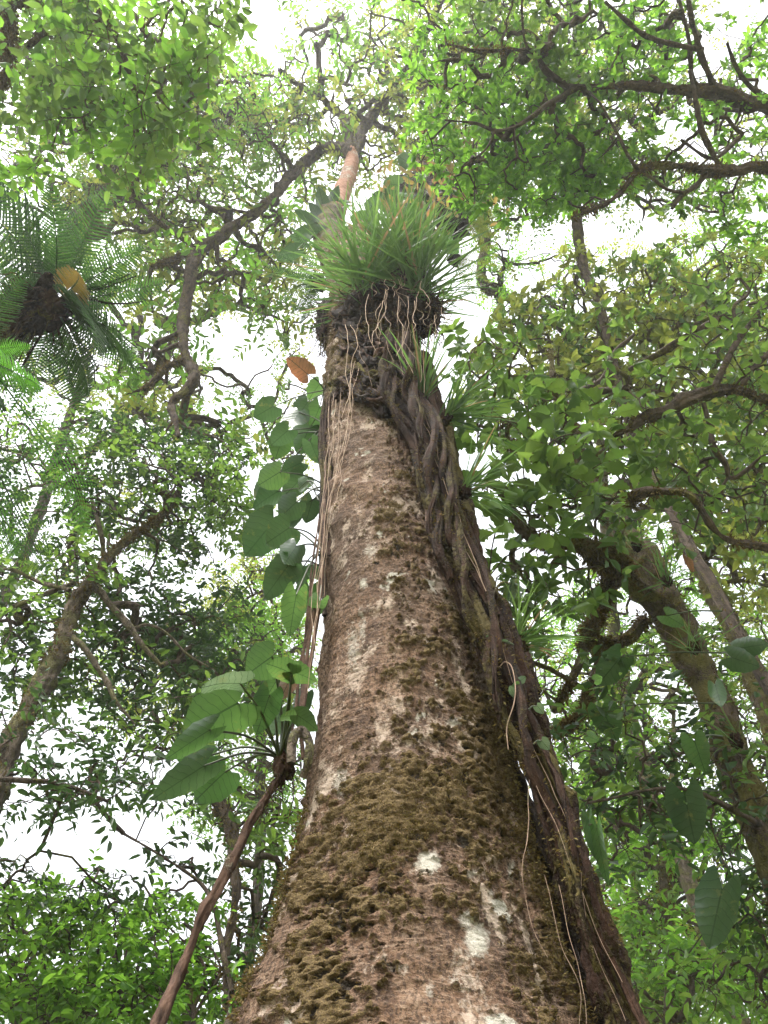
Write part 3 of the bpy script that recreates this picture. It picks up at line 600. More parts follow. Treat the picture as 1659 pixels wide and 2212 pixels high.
def tuft_blades(par, centres, n, phi0, phi1, L0, L1, spread=.25, meshes=BL):
    for k in range(n):
        c = centres[rng.integers(len(centres))]; fph = rng.uniform(phi0, phi1) if rng.random() < .72 else np.clip(rng.normal() * .5, phi0, phi1)
        d_ = OUT * math.cos(fph) + RV * math.sin(fph) + rng.normal(size=3) * spread * .5 + np.array([0, 0, .25])
        put(meshes[rng.integers(len(meshes))], 'blade', par, c[:3] + rng.normal(size=3) * c[3], d_, np.array([0, 0, 1.0]) + rng.normal(size=3) * .4, rng.uniform(L0, L1))
cen = [np.append(P(u, v, DY(v, 2.45)), .06) for u, v in ((805, 602), (828, 588), (850, 578), (872, 583), (890, 598), (790, 620), (860, 570), (905, 628))]
tuft_blades(tuft, cen, 300, -1.6, 1.4, .5, 1.12)
cl = [np.append(P(u, v, DY(v, 2.85)), .05) for u, v in ((795, 650), (780, 660), (790, 640))]
tuft_blades(tuft, cl, 50, -2.0, -1.0, .5, 1.1, .25)
cl = [np.append(P(u, v, DY(v, 2.85)), .05) for u, v in ((925, 650), (930, 640), (935, 670))]
tuft_blades(tuft, cl, 50, .9, 2.0, .35, .75, .3)
bb = MB()
for k in range(170):     # the rest of the crowded blades
    me = BL[rng.integers(len(BL))]; nv = len(me.vertices); co = np.zeros(nv * 3); me.vertices.foreach_get('co', co); co = co.reshape(-1, 3)
    c = cen[rng.integers(len(cen))]; f_ = np.clip(rng.normal() * .65, -1.3, 1.2); x = nrm(OUT * math.cos(f_) + RV * math.sin(f_) + rng.normal(size=3) * .12 + [0, 0, .3]); z = np.array([0, 0, 1.0]) + rng.normal(size=3) * .4; z = nrm(z - x * (z @ x)); y = np.cross(z, x); L = rng.uniform(.6, 1.1)
    i_ = np.arange(8)[:, None] * 3; j_ = np.arange(2)[None]; bb.add(c[:3] + rng.normal(size=3) * c[3] + L * (co @ np.stack([x, y, z])), Q=np.stack([i_ + j_, i_ + j_ + 1, i_ + j_ + 4, i_ + j_ + 3], -1))
bb.build('blades', M['l_grass'], tuft, 'stuff')
masses = [((815, 645), 2.7, (.26, .25, .42)), ((872, 632), 2.6, (.28, .26, .55)), ((920, 680), 2.8, (.16, .18, .3)), ((706, 700), 3.2, (.12, .22, .42)), ((785, 690), 2.85, (.3, .25, .4)), ((760, 560), 3.2, (.3, .3, .7)), ((880, 615), 2.7, (.22, .22, .3))]
fib = MB()
for k, ((u, v), y, r) in enumerate(masses):
    _, Vk = lump('root_mass', P(u, v, DY(v, y)), r, 'humus_and_shade', tuft, .75, k * 5.1, 36); Vk = Vk.reshape(-1, 3)
    for q in range(150):
        a_ = Vk[rng.integers(0, len(Vk))]; e_ = nrm(a_ - P(u, v, DY(v, y))); L = rng.uniform(.12, .45)
        tube(fib, wob(spl([a_ - e_ * .03, a_ + e_ * L * .35, a_ + e_ * L * .4 + [rng.normal() * .1, rng.normal() * .06, -L * .7]], 8), .05, 5), np.linspace(.008, .003, 8), 4)
fib.build('root_fibres', M['root'], tuft, 'stuff')
sp_ = []
for (u, v, L) in [(828, 625, 100), (832, 640, 110), (824, 650, 95), (835, 630, 150), (820, 655, 80), (863, 600, 60), (862, 640, 130), (872, 650, 150), (885, 640, 160), (890, 690, 130), (897, 650, 70), (908, 630, 60), (960, 665, 45), (950, 675, 60), (940, 680, 90), (925, 650, 60), (795, 640, 120), (778, 680, 150), (760, 700, 180), (905, 700, 150), (745, 700, 200), (868, 590, 50), (850, 600, 40), (880, 585, 45), (835, 600, 40), (805, 605, 40), (918, 605, 60)]:
    sp_.append([(u + rng.normal() * 3 + s_ * rng.normal() * 12, v + L * s_, float(DY(v + L * s_, 2.3 + .02 * rng.normal()))) for s_ in np.linspace(0, 1, 5)])
rootlets(tuft, sp_[::2], r=.7, wobble=.04); rootlets(tuft, sp_[1::2], r=.55, wobble=.06, mat='thread')

for (nm, u, v, y, n, L, p0, p1, lab) in [
    ('strap_leaf_epiphyte', 912, 862, 2.75, 34, .62, -.35, .95, 'small upright strap-leaved tuft on the strangler roots just below the huge tuft'),
    ('strap_leaf_epiphyte', 962, 905, 2.8, 46, .62, .5, 1.9, 'strap-leaved tuft fanning right from the vine-wrapped trunk beside broad leaves'),
    ('strap_leaf_epiphyte', 1000, 1062, 2.85, 46, .48, .6, 2.0, 'strap-leaved tuft on the strangler roots halfway up, arching over a mossy bent limb'),
    ('strap_leaf_epiphyte', 1118, 1395, 2.9, 40, .40, .4, 2.2, 'lowest thin-bladed strap-leaved tuft on the right edge of the strangler roots')]:
    par = thing(nm, P(u, v, DY(v, y)), lab, 'plant', 'strap-leaved tufts on the giant tree')
    tuft_blades(par, [np.append(P(u, v, DY(v, y)), .02)], n, p0, p1, L * .6, L * 1.15, .3, BL)
    lump('root_mass', P(u, v, DY(v, y)), (.05, .05, .06), 'root_moss', par, .7, v)

for (u, v, d, n, L, lab) in [(1440, 1255, 7.7, 30, .5, 'strap-leaved tuft high on the thick mossy trunk at the right'), (1500, 1400, 7.0, 26, .45, 'strap-leaved tuft on the middle of the thick mossy trunk at the right'), (1375, 1180, 8.3, 24, .5, 'uppermost strap-leaved tuft where the thick right trunk forks'), (1590, 1600, 6.3, 22, .4, 'lowest strap-leaved tuft on the thick mossy trunk at the right')]:
    par = thing('strap_leaf_epiphyte', P(u, v, d), lab, 'plant', 'strap-leaved tufts on the right trunk'); tuft_blades(par, [np.append(P(u, v, d), .05)], n, -1.8, 1.8, L * .5, L * 1.1, .5, BL)
    lump('root_mass', P(u, v, d), (.05, .05, .07), 'root_moss', par, .7, v)

# ------------------------------------------------------------------ ferns
def frond_mesh(mat, npin, wmax, droop, seed, fine_=True, name='frond', curl=.0):
    """a pinnate frond of unit length along x"""
    r_ = np.random.default_rng(seed); B = MB(); xs = np.linspace(.12, .99, npin)
    def mid(t): return np.array([t, curl * t * t, -droop * t ** 2])
    tube(B, [mid(t) for t in np.linspace(0, 1, 9)], np.linspace(.009, .002, 9), 4)
    for i_, t in enumerate(xs):
        Lp = wmax * (math.sin(math.pi * min(1, (t * .93 + .07)) ** .75) ** .8) * r_.uniform(.9, 1.08) + .006; tg = nrm(mid(min(t + .01, 1)) - mid(t - .01))
        for sd_ in (1, -1):
            d_ = nrm(np.array([.28, sd_ * 1.0, 0]) + tg * .15 + [0, 0, r_.normal() * .06 - .08]); pr = np.array([d_[1] * -sd_ * 0 + 1, 0, 0]); pr = nrm(pr - d_ * (pr @ d_))
            gap = .87 / npin
            m_ = 12 if fine_ else 5
            f = np.linspace(0.04, 1, m_); p0 = mid(t) + d_ * (Lp * f)[:, None] + np.array([0, 0, -.18])[None] * (Lp * f ** 2)[:, None] * .6; w_ = gap * 1.05 * (1 - .8 * f ** 1.6) * (1.0 if fine_ else .8)
            if fine_:        # toothed pinna
                w_ = w_ * np.where(np.arange(m_) % 2, .55, 1.0) * .46
                V = np.stack([p0 - pr * w_[:, None], p0 + [0, 0, .01], p0 + pr * w_[:, None]], 1).reshape(-1, 3); k_ = np.arange(m_ - 1)[:, None] * 3; B.add(V, Q=np.concatenate([np.concatenate([k_, k_ + 1, k_ + 4, k_ + 3], 1), np.concatenate([k_ + 1, k_ + 2, k_ + 5, k_ + 4], 1)]))
            else:
                V = np.stack([p0 - pr * (w_ * .42)[:, None], p0 + pr * (w_ * .42)[:, None]], 1).reshape(-1, 3); k_ = np.arange(m_ - 1)[:, None] * 2; B.add(V, Q=np.concatenate([k_, k_ + 1, k_ + 3, k_ + 2], 1))
    return B.mesh(name, M[mat], False)
FR = {k: [frond_mesh(k, 30, .24, dr, 11 * i_ + 1, True, 'frond', cu) for i_, (dr, cu) in enumerate(((.12, .06), (.3, -.08), (.5, .1)))] for k in ('l_fern', 'l_fern_b', 'l_fern_y')}
FS = [frond_mesh('l_fern', 26, .13, .25, 77 + i_, False) for i_ in range(2)] + [frond_mesh('l_olive', 26, .13, .25, 78, False)]
fern = thing('tree_fern', P(105, 665, 8.0) * [1, 1, 0], 'tree fern with dark shaggy head and drooping fronds at the left edge', 'fern')
fc = P(112, 655, 8.0)
B = MB(); tube(B, [fc * [1, 1, 0] + [-.5, .1, -.2], fc * [1, 1, .5] + [-.45, .1, 0], fc + [-.35, .05, -.6], fc], [.16, .13, .14, .2], 16, 90, .05, 8); B.build('trunk', M['root'], fern)
_, Vk = lump('crown_base', fc + [-.15, 0, -.1], (.27, .24, .2), 'humus_and_shade', fern, 1.3, 9.0, 34); Vk = Vk.reshape(-1, 3)
fb = MB()
for k in range(160):
    a_ = Vk[rng.integers(0, len(Vk))]; e_ = nrm(a_ - fc); L = rng.uniform(.1, .4); tube(fb, wob(spl([a_, a_ + e_ * L * .5, a_ + e_ * L * .7 + [0, 0, -L * .4]], 6), .04, 6), .007, 4)
fb.build('root_fibres', M['root'], fern, 'stuff')
for (tu, tv_, dd, mat, w) in [(112 + (a_ - 112) * (.6 if m_ == 'l_fern_y' else .86), 655 + (b_ - 655) * (.6 if m_ == 'l_fern_y' else .86), c_, m_, 1 + (w_ + i_) % 2) for i_, (a_, b_, c_, m_, w_) in enumerate([(150, 400, -.3, 'l_fern', 0), (230, 440, .5, 'l_fern', 1), (60, 430, .4, 'l_fern', 0), (-40, 480, .2, 'l_fern', 0), (330, 520, -.2, 'l_fern', 0), (365, 620, .3, 'l_fern', 1), (360, 720, -.2, 'l_fern', 1), (320, 800, .2, 'l_fern', 1), (250, 880, -.3, 'l_fern', 2), (170, 900, .2, 'l_fern', 1), (80, 880, .3, 'l_fern', 1), (-60, 600, .2, 'l_fern', 0), (270, 545, -.6, 'l_fern_y', 0), (255, 680, -.4, 'l_fern', 1), (10, 560, -.4, 'l_fern', 0), (-50, 800, .2, 'l_fern', 1), (300, 640, -.8, 'l_fern', 1), (200, 480, .9, 'l_fern', 1), (110, 780, .9, 'l_fern', 2), (290, 740, .7, 'l_fern', 1), (20, 380, 1.2, 'l_fern', 0)])]:
    e = P(tu, tv_, 8.0 + dd); put(FR[mat][w], 'frond', fern, fc + nrm(e - fc) * .15, e - fc, np.array([0, -.15, 1.0]) + rng.normal(size=3) * .12, np.linalg.norm(e - fc))
for k in range(14):   # dead dark leaf stalks hanging under the head
    ang = rng.uniform(-.6, 2.6); e_ = P(112 + 200 * math.cos(ang), 680 + 190 * math.sin(ang) * rng.uniform(.5, 1), 7.8); B = MB(); tube(B, wob(spl([fc, (fc + e_) / 2 + [0, 0, .1], e_], 12), .06, 3), np.linspace(.018, .006, 12), 5); B.build('dead_stalk', M['humus_and_shade'], fern)
nf = thing('low_fern', P(-60, 800, 4.5) * [1, 1, 0], 'near bright green fern with fronds hanging in from the left edge', 'fern')
nc = P(-70, 770, 4.6)
B = MB(); tube(B, [nc * [1, 1, 0] + [-.3, 0, -.2], nc * [1, 1, .6] + [-.1, 0, 0], nc], [.09, .07, .08], 10, 50, .03, 8); B.build('trunk', M['root'], nf)
for (bu, bv, tu, tv_, d0, d1, mat, w) in [(-70, 770, 110, 812, 4.6, 4.4, 'l_fern_b', 0), (-70, 770, 60, 735, 4.6, 4.8, 'l_fern_b', 0), (-60, 800, 70, 860, 4.6, 4.3, 'l_fern', 1), (-70, 780, 50, 1010, 4.6, 4.4, 'l_fern', 1), (-70, 740, 40, 600, 4.6, 4.9, 'l_fern', 0)]:
    b_, e = P(bu, bv, d0), P(tu, tv_, d1); put(FR[mat][w], 'frond', nf, b_, e - b_, np.array([0, -.1, 1.0]), np.linalg.norm(e - b_))
for (pts, mat) in [([(-30, 780, 4.6), (60, 900, 4.5), (120, 980, 4.4), (160, 1060, 4.35), (185, 1150, 4.3)], 'l_fern_b'), ([(-60, 900, 4.6), (10, 1050, 4.5), (60, 1150, 4.4), (100, 1230, 4.35)], 'l_fern'), ([(-60, 1000, 4.7), (-10, 1100, 4.5), (30, 1200, 4.4)], 'l_fern_b')]:
    # long hanging frond, arranged along a curve
    a_ = np.array(pts, float); c_ = spl(P(a_[:, 0], a_[:, 1], a_[:, 2]), 40); B = MB(); tube(B, c_, np.linspace(.008, .002, 40), 4); t_, n_, b2 = frames(c_)
    for i_ in range(4, 40):
        Lp = .17 * math.sin(math.pi * min(1, (i_ / 40.) ** .6 * .9 + .1)) ** .7 + .01
        for s2 in (1, -1):
            d_ = nrm(nrm(np.cross(t_[i_], view(60, 1000))) * s2 + t_[i_] * .55 + rng.normal(size=3) * .08); f = np.linspace(.05, 1, 8); p0 = c_[i_] + d_ * (Lp * f)[:, None]; st = Lp / 8; pr = t_[i_]
            for s3 in (1, -1):
                V = np.stack([p0, p0 + d_ * st * .8, p0 + d_ * st * .8 + pr * (s3 * .016 * (1 - .75 * f))[:, None]], 1).reshape(-1, 3); B.add(V, T=np.arange(len(V)).reshape(-1, 3))
    B.build('frond', M[mat], nf, smooth=False)
for (u, v, y, specs, lab) in [
    (690, 610, 3.3, [(600, 520), (610, 580), (600, 640), (625, 690), (640, 500), (650, 720), (615, 615), (580, 560)], 'feathery epiphytic fern on the left of the huge tuft'),
    (985, 460, 3.3, [(1100, 400), (1115, 440), (1110, 480), (1090, 520), (1060, 390), (1070, 540), (1050, 500)], 'pale feathery fern to the right of the dark root ball high up'),
    (980, 560, 3.5, [(1060, 520), (1070, 560), (1060, 600), (1030, 640)], 'yellowish small fern beside the right side of the huge tuft')]:
    d0 = float(DY(v, y)); par = thing('epiphytic_fern', P(u, v, d0), lab, 'fern', 'feathery ferns on the giant tree')
    for k, (tu, tv_) in enumerate(specs):
        b_, e = P(u, v, d0), P(tu, tv_, d0 + rng.uniform(-.5, .5)); put(FS[2 if v < 500 or v == 560 else k % 2], 'frond', par, b_, e - b_, np.array([0, -.4, 1.0]) + rng.normal(size=3) * .2, np.linalg.norm(e - b_))
    lump('root_mass', P(u, v, d0), (.1, .1, .14), 'humus_and_shade', par, .8, u)

# second stem of the giant with its dark root ball
B = MB(); ptube(B, [(870, 610, DY(610, 3.3), 40), (900, 540, DY(540, 3.35), 34), (922, 480, DY(480, 3.3), 30), (930, 430, DY(430, 3.2), 26), (925, 380, DY(380, 3.1), 18), (915, 330, DY(330, 3.0), 14)], 16, 60, .1, 4.)
B.build('fork_stem', M['root'], giant)
ball = thing('root_ball_epiphyte', P(925, 450, DY(450, 3.1)), 'dark root ball with broad leaves on the fork behind the huge tuft', 'plant')
for k, (u, v, r) in enumerate([(905, 430, .45), (945, 450, .5), (930, 410, .4), (965, 480, .4), (890, 400, .3)]):
    _, Vk = lump('root_mass', P(u, v, DY(v, 3.1)), (r, r * .8, r * 1.3), 'humus_and_shade', ball, .9, k * 3.3, 30)
for (bu, bv, tu, tv_, w, mat) in [(850, 440, 808, 420, 50, 'l_heart_d'), (860, 400, 830, 395, 40, 'l_heart'), (895, 480, 870, 452, 60, 'l_heart'), (880, 390, 920, 398, 22, 'l_heart_g'), (870, 425, 930, 435, 18, 'l_heart_g'), (970, 460, 1000, 500, 30, 'l_heart_l'), (935, 410, 965, 412, 30, 'l_heart_l'), (815, 450, 790, 440, 50, 'l_heart'), (790, 480, 760, 470, 44, 'l_heart'), (880, 350, 862, 338, 36, 'l_heart'), (955, 520, 990, 545, 34, 'l_heart')]:
    d0 = float(DY(bv, 2.9)); b_, t_ = P(bu, bv, d0), P(tu, tv_, d0 + .2); lf = place_leaf(heart(mat, 0), b_, t_, w * d0 / F, view(bu, bv) + [0, 0, .3], ball); stalk(P(915, 440, DY(440, 3.0)), b_, .02, lf)
for (bu, bv, tu, tv_, w, mat) in [(700, 455, 690, 408, 34, 'l_heart_d'), (715, 440, 730, 405, 26, 'l_heart_d'), (680, 480, 640, 455, 26, 'l_heart_d'), (690, 500, 640, 498, 30, 'l_heart_d'), (660, 520, 630, 510, 30, 'l_heart'), (640, 540, 600, 560, 34, 'l_heart_d'), (750, 440, 715, 436, 14, 'l_heart_l'), (690, 470, 670, 440, 26, 'l_heart_d')]:
    d0 = float(DY(bv, 3.0)); b_, t_ = P(bu, bv, d0), P(tu, tv_, d0 + .2); lf = place_leaf(heart(mat, 0), b_, t_, w * d0 / F, view(bu, bv) + [0, 0, .3], ball); stalk(P(705, 490, DY(490, 3.1)), b_, .015, lf)

# ------------------------------------------------------------------ trees round about
GAPS = [(540, 45, 60, 42), (575, 80, 68, 50), (480, 95, 38, 48), (510, 135, 34, 32), (160, 345, 40, 38), (222, 270, 38, 30), (15, 160, 30, 20), (490, 290, 26, 18), (245, 345, 20, 18), (490, 415, 18, 15), (575, 400, 20, 30), (30, 340, 32, 20), (55, 405, 24, 20), (695, 350, 15, 24),
        (1290, 125, 32, 32), (1165, 295, 46, 26), (970, 270, 36, 34), (1330, 462, 85, 50), (1145, 452, 38, 28), (1120, 525, 62, 38), (1220, 490, 60, 22), (1455, 300, 26, 40), (1590, 40, 50, 26), (1620, 385, 40, 20), (1560, 130, 26, 24), (1400, 190, 22, 16), (1530, 300, 24, 18),
        (495, 718, 62, 64), (570, 828, 50, 64), (545, 778, 45, 45), (480, 878, 86, 36), (370, 763, 30, 25), (300, 903, 30, 30), (110, 903, 42, 30), (80, 1083, 42, 40), (350, 673, 24, 14), (340, 963, 20, 20), (500, 1003, 26, 18), (600, 760, 26, 40),
        (1115, 603, 72, 54), (1190, 578, 60, 30), (1090, 678, 28, 24), (1500, 553, 60, 24), (1420, 520, 50, 20), (1305, 793, 45, 20), (1370, 763, 34, 20), (1460, 953, 25, 30), (1460, 1008, 15, 12), (980, 963, 10, 12), (1600, 520, 40, 18),
        (655, 1161, 34, 48), (280, 1231, 34, 38), (365, 1261, 34, 22), (500, 1216, 30, 30), (175, 1556, 50, 32), (120, 1636, 95, 36), (420, 1490, 28, 16), (380, 1551, 16, 15), (455, 1646, 20, 15), (200, 1480, 20, 16),
        (1460, 1546, 42, 44), (1310, 1366, 30, 26), (1375, 1386, 30, 36), (1235, 1261, 12, 10), (1565, 1251, 26, 14), (1200, 1551, 34, 20), (1320, 1651, 24, 12), (1640, 1371, 22, 22), (1420, 1480, 22, 22),
        (60, 1779, 95, 50), (150, 1814, 135, 62), (210, 1855, 85, 38), (280, 1754, 55, 44), (380, 1774, 84, 48), (340, 1904, 62, 34), (560, 2054, 28, 38), (425, 2149, 28, 28), (630, 1719, 20, 30), (625, 1804, 12, 20), (40, 1700, 60, 30), (100, 1870, 40, 20), (470, 1830, 40, 40),
        (1380, 1904, 42, 36), (1530, 1884, 46, 50), (1495, 1959, 62, 48), (1590, 2179, 40, 24), (1435, 1809, 18, 18), (1560, 1975, 34, 24)]
GA = np.array(GAPS, float)
wide = ((GA[:, 0] < 480) & (GA[:, 1] > 1690) & (GA[:, 1] < 1960)) | ((GA[:, 0] > 1350) & (GA[:, 1] > 1850) & (GA[:, 1] < 2000)) | ((GA[:, 0] > 440) & (GA[:, 0] < 620) & (GA[:, 1] > 680) & (GA[:, 1] < 900))
GA[wide, 2:] *= 1.32
def in_gap(u, v, grow=1.0):
    grow = grow * .74
    wj = 1 + .5 * (fbm(np.stack([u / 40., v / 40., 0 * u], -1), 1.0, 3) - .5) * 2
    r2 = ((u[:, None] - GA[:, 0]) / (GA[:, 2] * grow)) ** 2 + ((v[:, None] - GA[:, 1]) / (GA[:, 3] * grow)) ** 2
    return (r2.min(1) * wj) < 1.0

LT = {  # leaf templates: vertices (x along, y across, z), triangles
    'hex': (np.array([(0, 0, 0), (.32, .5, .05), (.32, -.5, .05), (.70, .40, .03), (.70, -.40, .03), (1, 0, -.06)]), np.array([(0, 2, 1), (1, 2, 4), (1, 4, 3), (3, 4, 5)])),
    'fold': (np.array([(0, 0, 0), (.28, .44, .09), (.28, -.44, .09), (.68, .42, .08), (.68, -.42, .08), (1.05, 0, -.09)]), np.array([(0, 5, 3), (0, 3, 1), (0, 2, 4), (0, 4, 5)])),
    'dia': (np.array([(0, 0, 0), (.45, .5, .07), (.45, -.5, .07), (1.05, 0, -.06)]), np.array([(0, 3, 1), (0, 2, 3)])),
    'obov': (np.array([(0, 0, 0), (.35, .2, .04), (.35, -.2, .04), (.62, .44, .08), (.60, -.42, .08), (.80, .5, .06), (.82, -.5, .05), (.95, .3, .0), (.96, -.26, 0), (1.0, 0, -.05), (.55, 0, 0)]),
             np.array([(0, 10, 1), (1, 10, 3), (3, 10, 5), (5, 10, 7), (7, 10, 9), (0, 2, 10), (2, 4, 10), (4, 6, 10), (6, 8, 10), (8, 9, 10)]))}
LM = {}
def leaves(B, pos, dr, nor, L, wid, tpl, pick=0, par=None, mat=None):
    tv_, tt = LT[tpl]; x = nrm(dr); z = nrm(nor - x * np.sum(nor * x, 1, keepdims=True)); y = np.cross(z, x); n = len(pos)
    if pick:      # the leaves that show largest become parts of their own
        u_, v_, d_ = uvd(pos); ok = (u_ > 0) & (u_ < 1659) & (v_ > 0) & (v_ < 2212) & (d_ > 0); sc = np.where(ok, L / np.maximum(d_, .1) * np.abs(np.sum(z * nrm(pos - CAM), 1)), -1)
        big = np.argsort(-sc)[:pick]; big = big[sc[big] > 0]
        if (mat, tpl, wid) not in LM:
            lb = MB(); lb.add(tv_ * [1, wid, 1.3], T=tt); LM[(mat, tpl, wid)] = lb.mesh('leaf', M[mat])
        for i_ in big:
            o = link('leaf', LM[(mat, tpl, wid)], par); o.matrix_parent_inverse = Matrix(); l = L[i_]
            o.matrix_local = Matrix.Translation(-Vector(par.location)) @ Matrix([[x[i_, r_] * l, y[i_, r_] * l, z[i_, r_] * l, pos[i_, r_]] for r_ in range(3)] + [[0, 0, 0, 1]])
        kp = np.ones(n, bool); kp[big] = False; pos, x, y, z, L = pos[kp], x[kp], y[kp], z[kp], L[kp]; n = len(pos)
    curl = rng.uniform(.4, 2.2, n)
    V = pos[:, None] + (x[:, None] * tv_[None, :, 0:1] + y[:, None] * tv_[None, :, 1:2] * wid + z[:, None] * tv_[None, :, 2:3] * curl[:, None, None]) * L[:, None, None]
    B.add(V, T=(np.arange(n)[:, None, None] * len(tv_) + tt[None]).reshape(-1, 3))
def sprays(B, TW, p, ax, k, L, wid, tpl, style, tl, flat=.4, up=(0, 0, 1), pick=0, par=None, mat=None):
    """leafy twigs: p twig starts, ax their directions, k leaves each"""
    n = len(p); tlen = tl * rng.uniform(.6, 1.3, n)
    if style == 'alt':
        f = np.tile(np.linspace(.12, 1, k), (n, 1)); sgn = np.where(np.arange(k) % 2, 1.0, -1.0)[None]
        side = nrm(np.cross(ax, np.array(up, float) + rng.normal(size=ax.shape) * .3))
        pos = p[:, None] + ax[:, None] * (tlen[:, None] * f)[..., None]
        d_ = ax[:, None] * (.45 + .5 * (f == 1))[..., None] + side[:, None] * sgn[..., None] * (1 - .8 * (f == 1))[..., None] + rng.normal(size=(n, k, 3)) * .28 + np.array([0, 0, -.15])
    else:
        ang = np.arange(k)[None] * 2.4 + rng.uniform(0, 6, (n, 1)); e1 = nrm(np.cross(ax, rng.normal(size=ax.shape))); e2 = np.cross(ax, e1)
        pos = p[:, None] + ax[:, None] * (tlen[:, None] * rng.uniform(.75, 1.02, (n, k)))[..., None]
        d_ = e1[:, None] * np.cos(ang)[..., None] + e2[:, None] * np.sin(ang)[..., None] + ax[:, None] * rng.uniform(-.1, .7, (n, k, 1)) + np.array([0, 0, -.12])
    keep = (rng.random((n, k)) < .9).ravel()
    nor = np.array(up, float) + rng.normal(size=(n, k, 3)) * flat
    leaves(B, pos.reshape(-1, 3)[keep], d_.reshape(-1, 3)[keep], nor.reshape(-1, 3)[keep], (L * rng.uniform(.8, 1.15, (n, 1)) * rng.uniform(.5, 1.3, (n, k))).ravel()[keep], wid, tpl, pick, par, mat)
    if TW is not None:
        e = p + ax * tlen[:, None]; s1 = nrm(np.cross(ax, rng.normal(size=ax.shape))); s2 = np.cross(ax, s1); r0 = L * .035
        V = np.stack([p + s1 * r0, p - s1 * r0 * .5 + s2 * r0 * .87, p - s1 * r0 * .5 - s2 * r0 * .87, e], 1); b_ = np.arange(n)[:, None] * 4
        TW.add(V, T=np.concatenate([b_ + [0, 1, 3], b_ + [1, 2, 3], b_ + [2, 0, 3]], 0))
NLEAF = [0]; DENS = 0.60; LS = 0.62
def tree(name, label, stems, blobs, leaf, bark='limb', cat='tree', group=None, foot=None, twigr=.006, gapg=1.0, extra=None, par=None):
    """stems: lists of (u, v, depth, radius px); first stem is the trunk and is carried down to the ground when foot is given"""
    a0 = np.array(stems[0], float); p0 = P(a0[:, 0], a0[:, 1], a0[:, 2])
    if foot is None: foot = (p0[0][0], p0[0][1])
    own = par is None
    if own: par = thing(name, (foot[0], foot[1], 0), label, cat, group)
    nodes = []; nrad = []; npar = []; segs = []
    for si, st in enumerate(stems):
        a_ = np.array(st, float); p = P(a_[:, 0], a_[:, 1], a_[:, 2]); r = a_[:, 3] * a_[:, 2] / F
        if si == 0 and own:
            b0 = np.array([foot[0], foot[1], -.15]); mid = (b0 + p[0]) / 2 + [(p[0][0] - foot[0]) * .25, (p[0][1] - foot[1]) * .25, 0]
            p = np.vstack([b0, mid, p]); r = np.concatenate([[r[0] * 1.5, r[0] * 1.12], r])
        L = np.linalg.norm(np.diff(p, axis=0), axis=1).sum(); n = int(min(260, max(16, L / .05))); q = spl(np.c_[p, r], n)
        q[:, :3] = wob(q[:, :3], min(.12, r.max() * .9), 1.3) if si else wob(q[:, :3], .05, .8)
        B = MB(); big = r.max() > .05; Vv, Dd = tube(B, q[:, :3], np.maximum(q[:, 3], .004), 22 if big else 8, None, min(.06, r.max() * .5), 9. if big else 9., flute=.8)
        if bark in ('mossy_limb', 'pale_limb', 'limb') and big:
            kf = 2600 if bark != 'limb' else 700; k_ = rng.integers(0, Vv.shape[0] * Vv.shape[1], int(kf * 1.6)); pv = Vv.reshape(-1, 3)[k_]; dv = Dd.reshape(-1, 3)[k_]; ok = (fbm(pv, 3.0, 3) > .46) & (pv[:, 2] > 2.5)
            M2 = MB(); tufts(M2, pv[ok], dv[ok], rng.uniform(.015, .05, ok.sum()), 2); pass
        lo = B.build('trunk' if si == 0 and own else 'limb', M[bark], par)
        if bark in ('mossy_limb', 'pale_limb', 'limb') and big: M2.build('moss', M['moss'], lo, 'stuff', smooth=False)
        s0 = len(nodes); kk = range(0, n, 3)
        for c_, i_ in enumerate(kk): nodes.append(q[i_, :3]); nrad.append(q[i_, 3]); npar.append(-1)
    NS = len(nodes)
    # foliage targets
    TP, TW_ = [], []
    for (u, v, ru, rv, d0, d1, n) in blobs:
        n = int(n * leaf.get('dens', 1) * DENS); m_ = int(n * 1.5); rr = np.sqrt(rng.random(m_)) ; an = rng.uniform(0, 2 * math.pi, m_); uu = u + ru * rr * np.cos(an); vv = v + rv * rr * np.sin(an)
        cl_ = fbm(np.stack([uu / 70., vv / 70., np.full(m_, (u + v) / 31.)], -1), 1., 3)
        ok = (~in_gap(uu, vv, gapg)) & (cl_ + rng.normal(size=m_) * .06 > .27); uu, vv = uu[ok][:n], vv[ok][:n]
        TP.append(P(uu, vv, rng.uniform(d0, d1, len(uu))))
    TP = np.vstack(TP); TP = TP[TP[:, 2] > .3]
    arr = np.zeros((NS + len(TP) * 3 + 8, 3)); arr[:NS] = nodes; cnt = NS; parent = [-1] * NS; tips = np.zeros(len(arr)); rad = list(nrad)
    dist = np.min(np.linalg.norm(TP[:, None] - np.array(nodes)[None, ::4], axis=2), 1); TP = TP[np.argsort(dist)]; paths = []
    axs = np.zeros_like(TP)
    for i_, t_ in enumerate(TP):
        dd = np.linalg.norm(arr[:cnt] - t_, axis=1); dd[:NS] *= 1.0
        j_ = int(np.argmin(dd)); s_ = arr[j_]; L = dd[j_]
        if L < 1e-3: axs[i_] = (0, 0, 1); continue
        mids = [s_ + (t_ - s_) * f + rng.normal(size=3) * L * .07 + np.array([0, 0, .10 * L * math.sin(math.pi * f)]) for f in (.4, .75)]
        ids = []
        pr_ = j_
        for m2 in mids + [t_]:
            arr[cnt] = m2; parent.append(pr_); pr_ = cnt; ids.append(cnt); cnt += 1
        paths.append([j_] + ids); axs[i_] = t_ - mids[-1]
    tips = np.zeros(cnt)
    for pth in paths: tips[pth[-1]] += 1
    for i_ in range(cnt - 1, NS - 1, -1): tips[parent[i_]] += tips[i_]
    BR = MB(); rr_ = twigr * np.maximum(tips, 1) ** .48
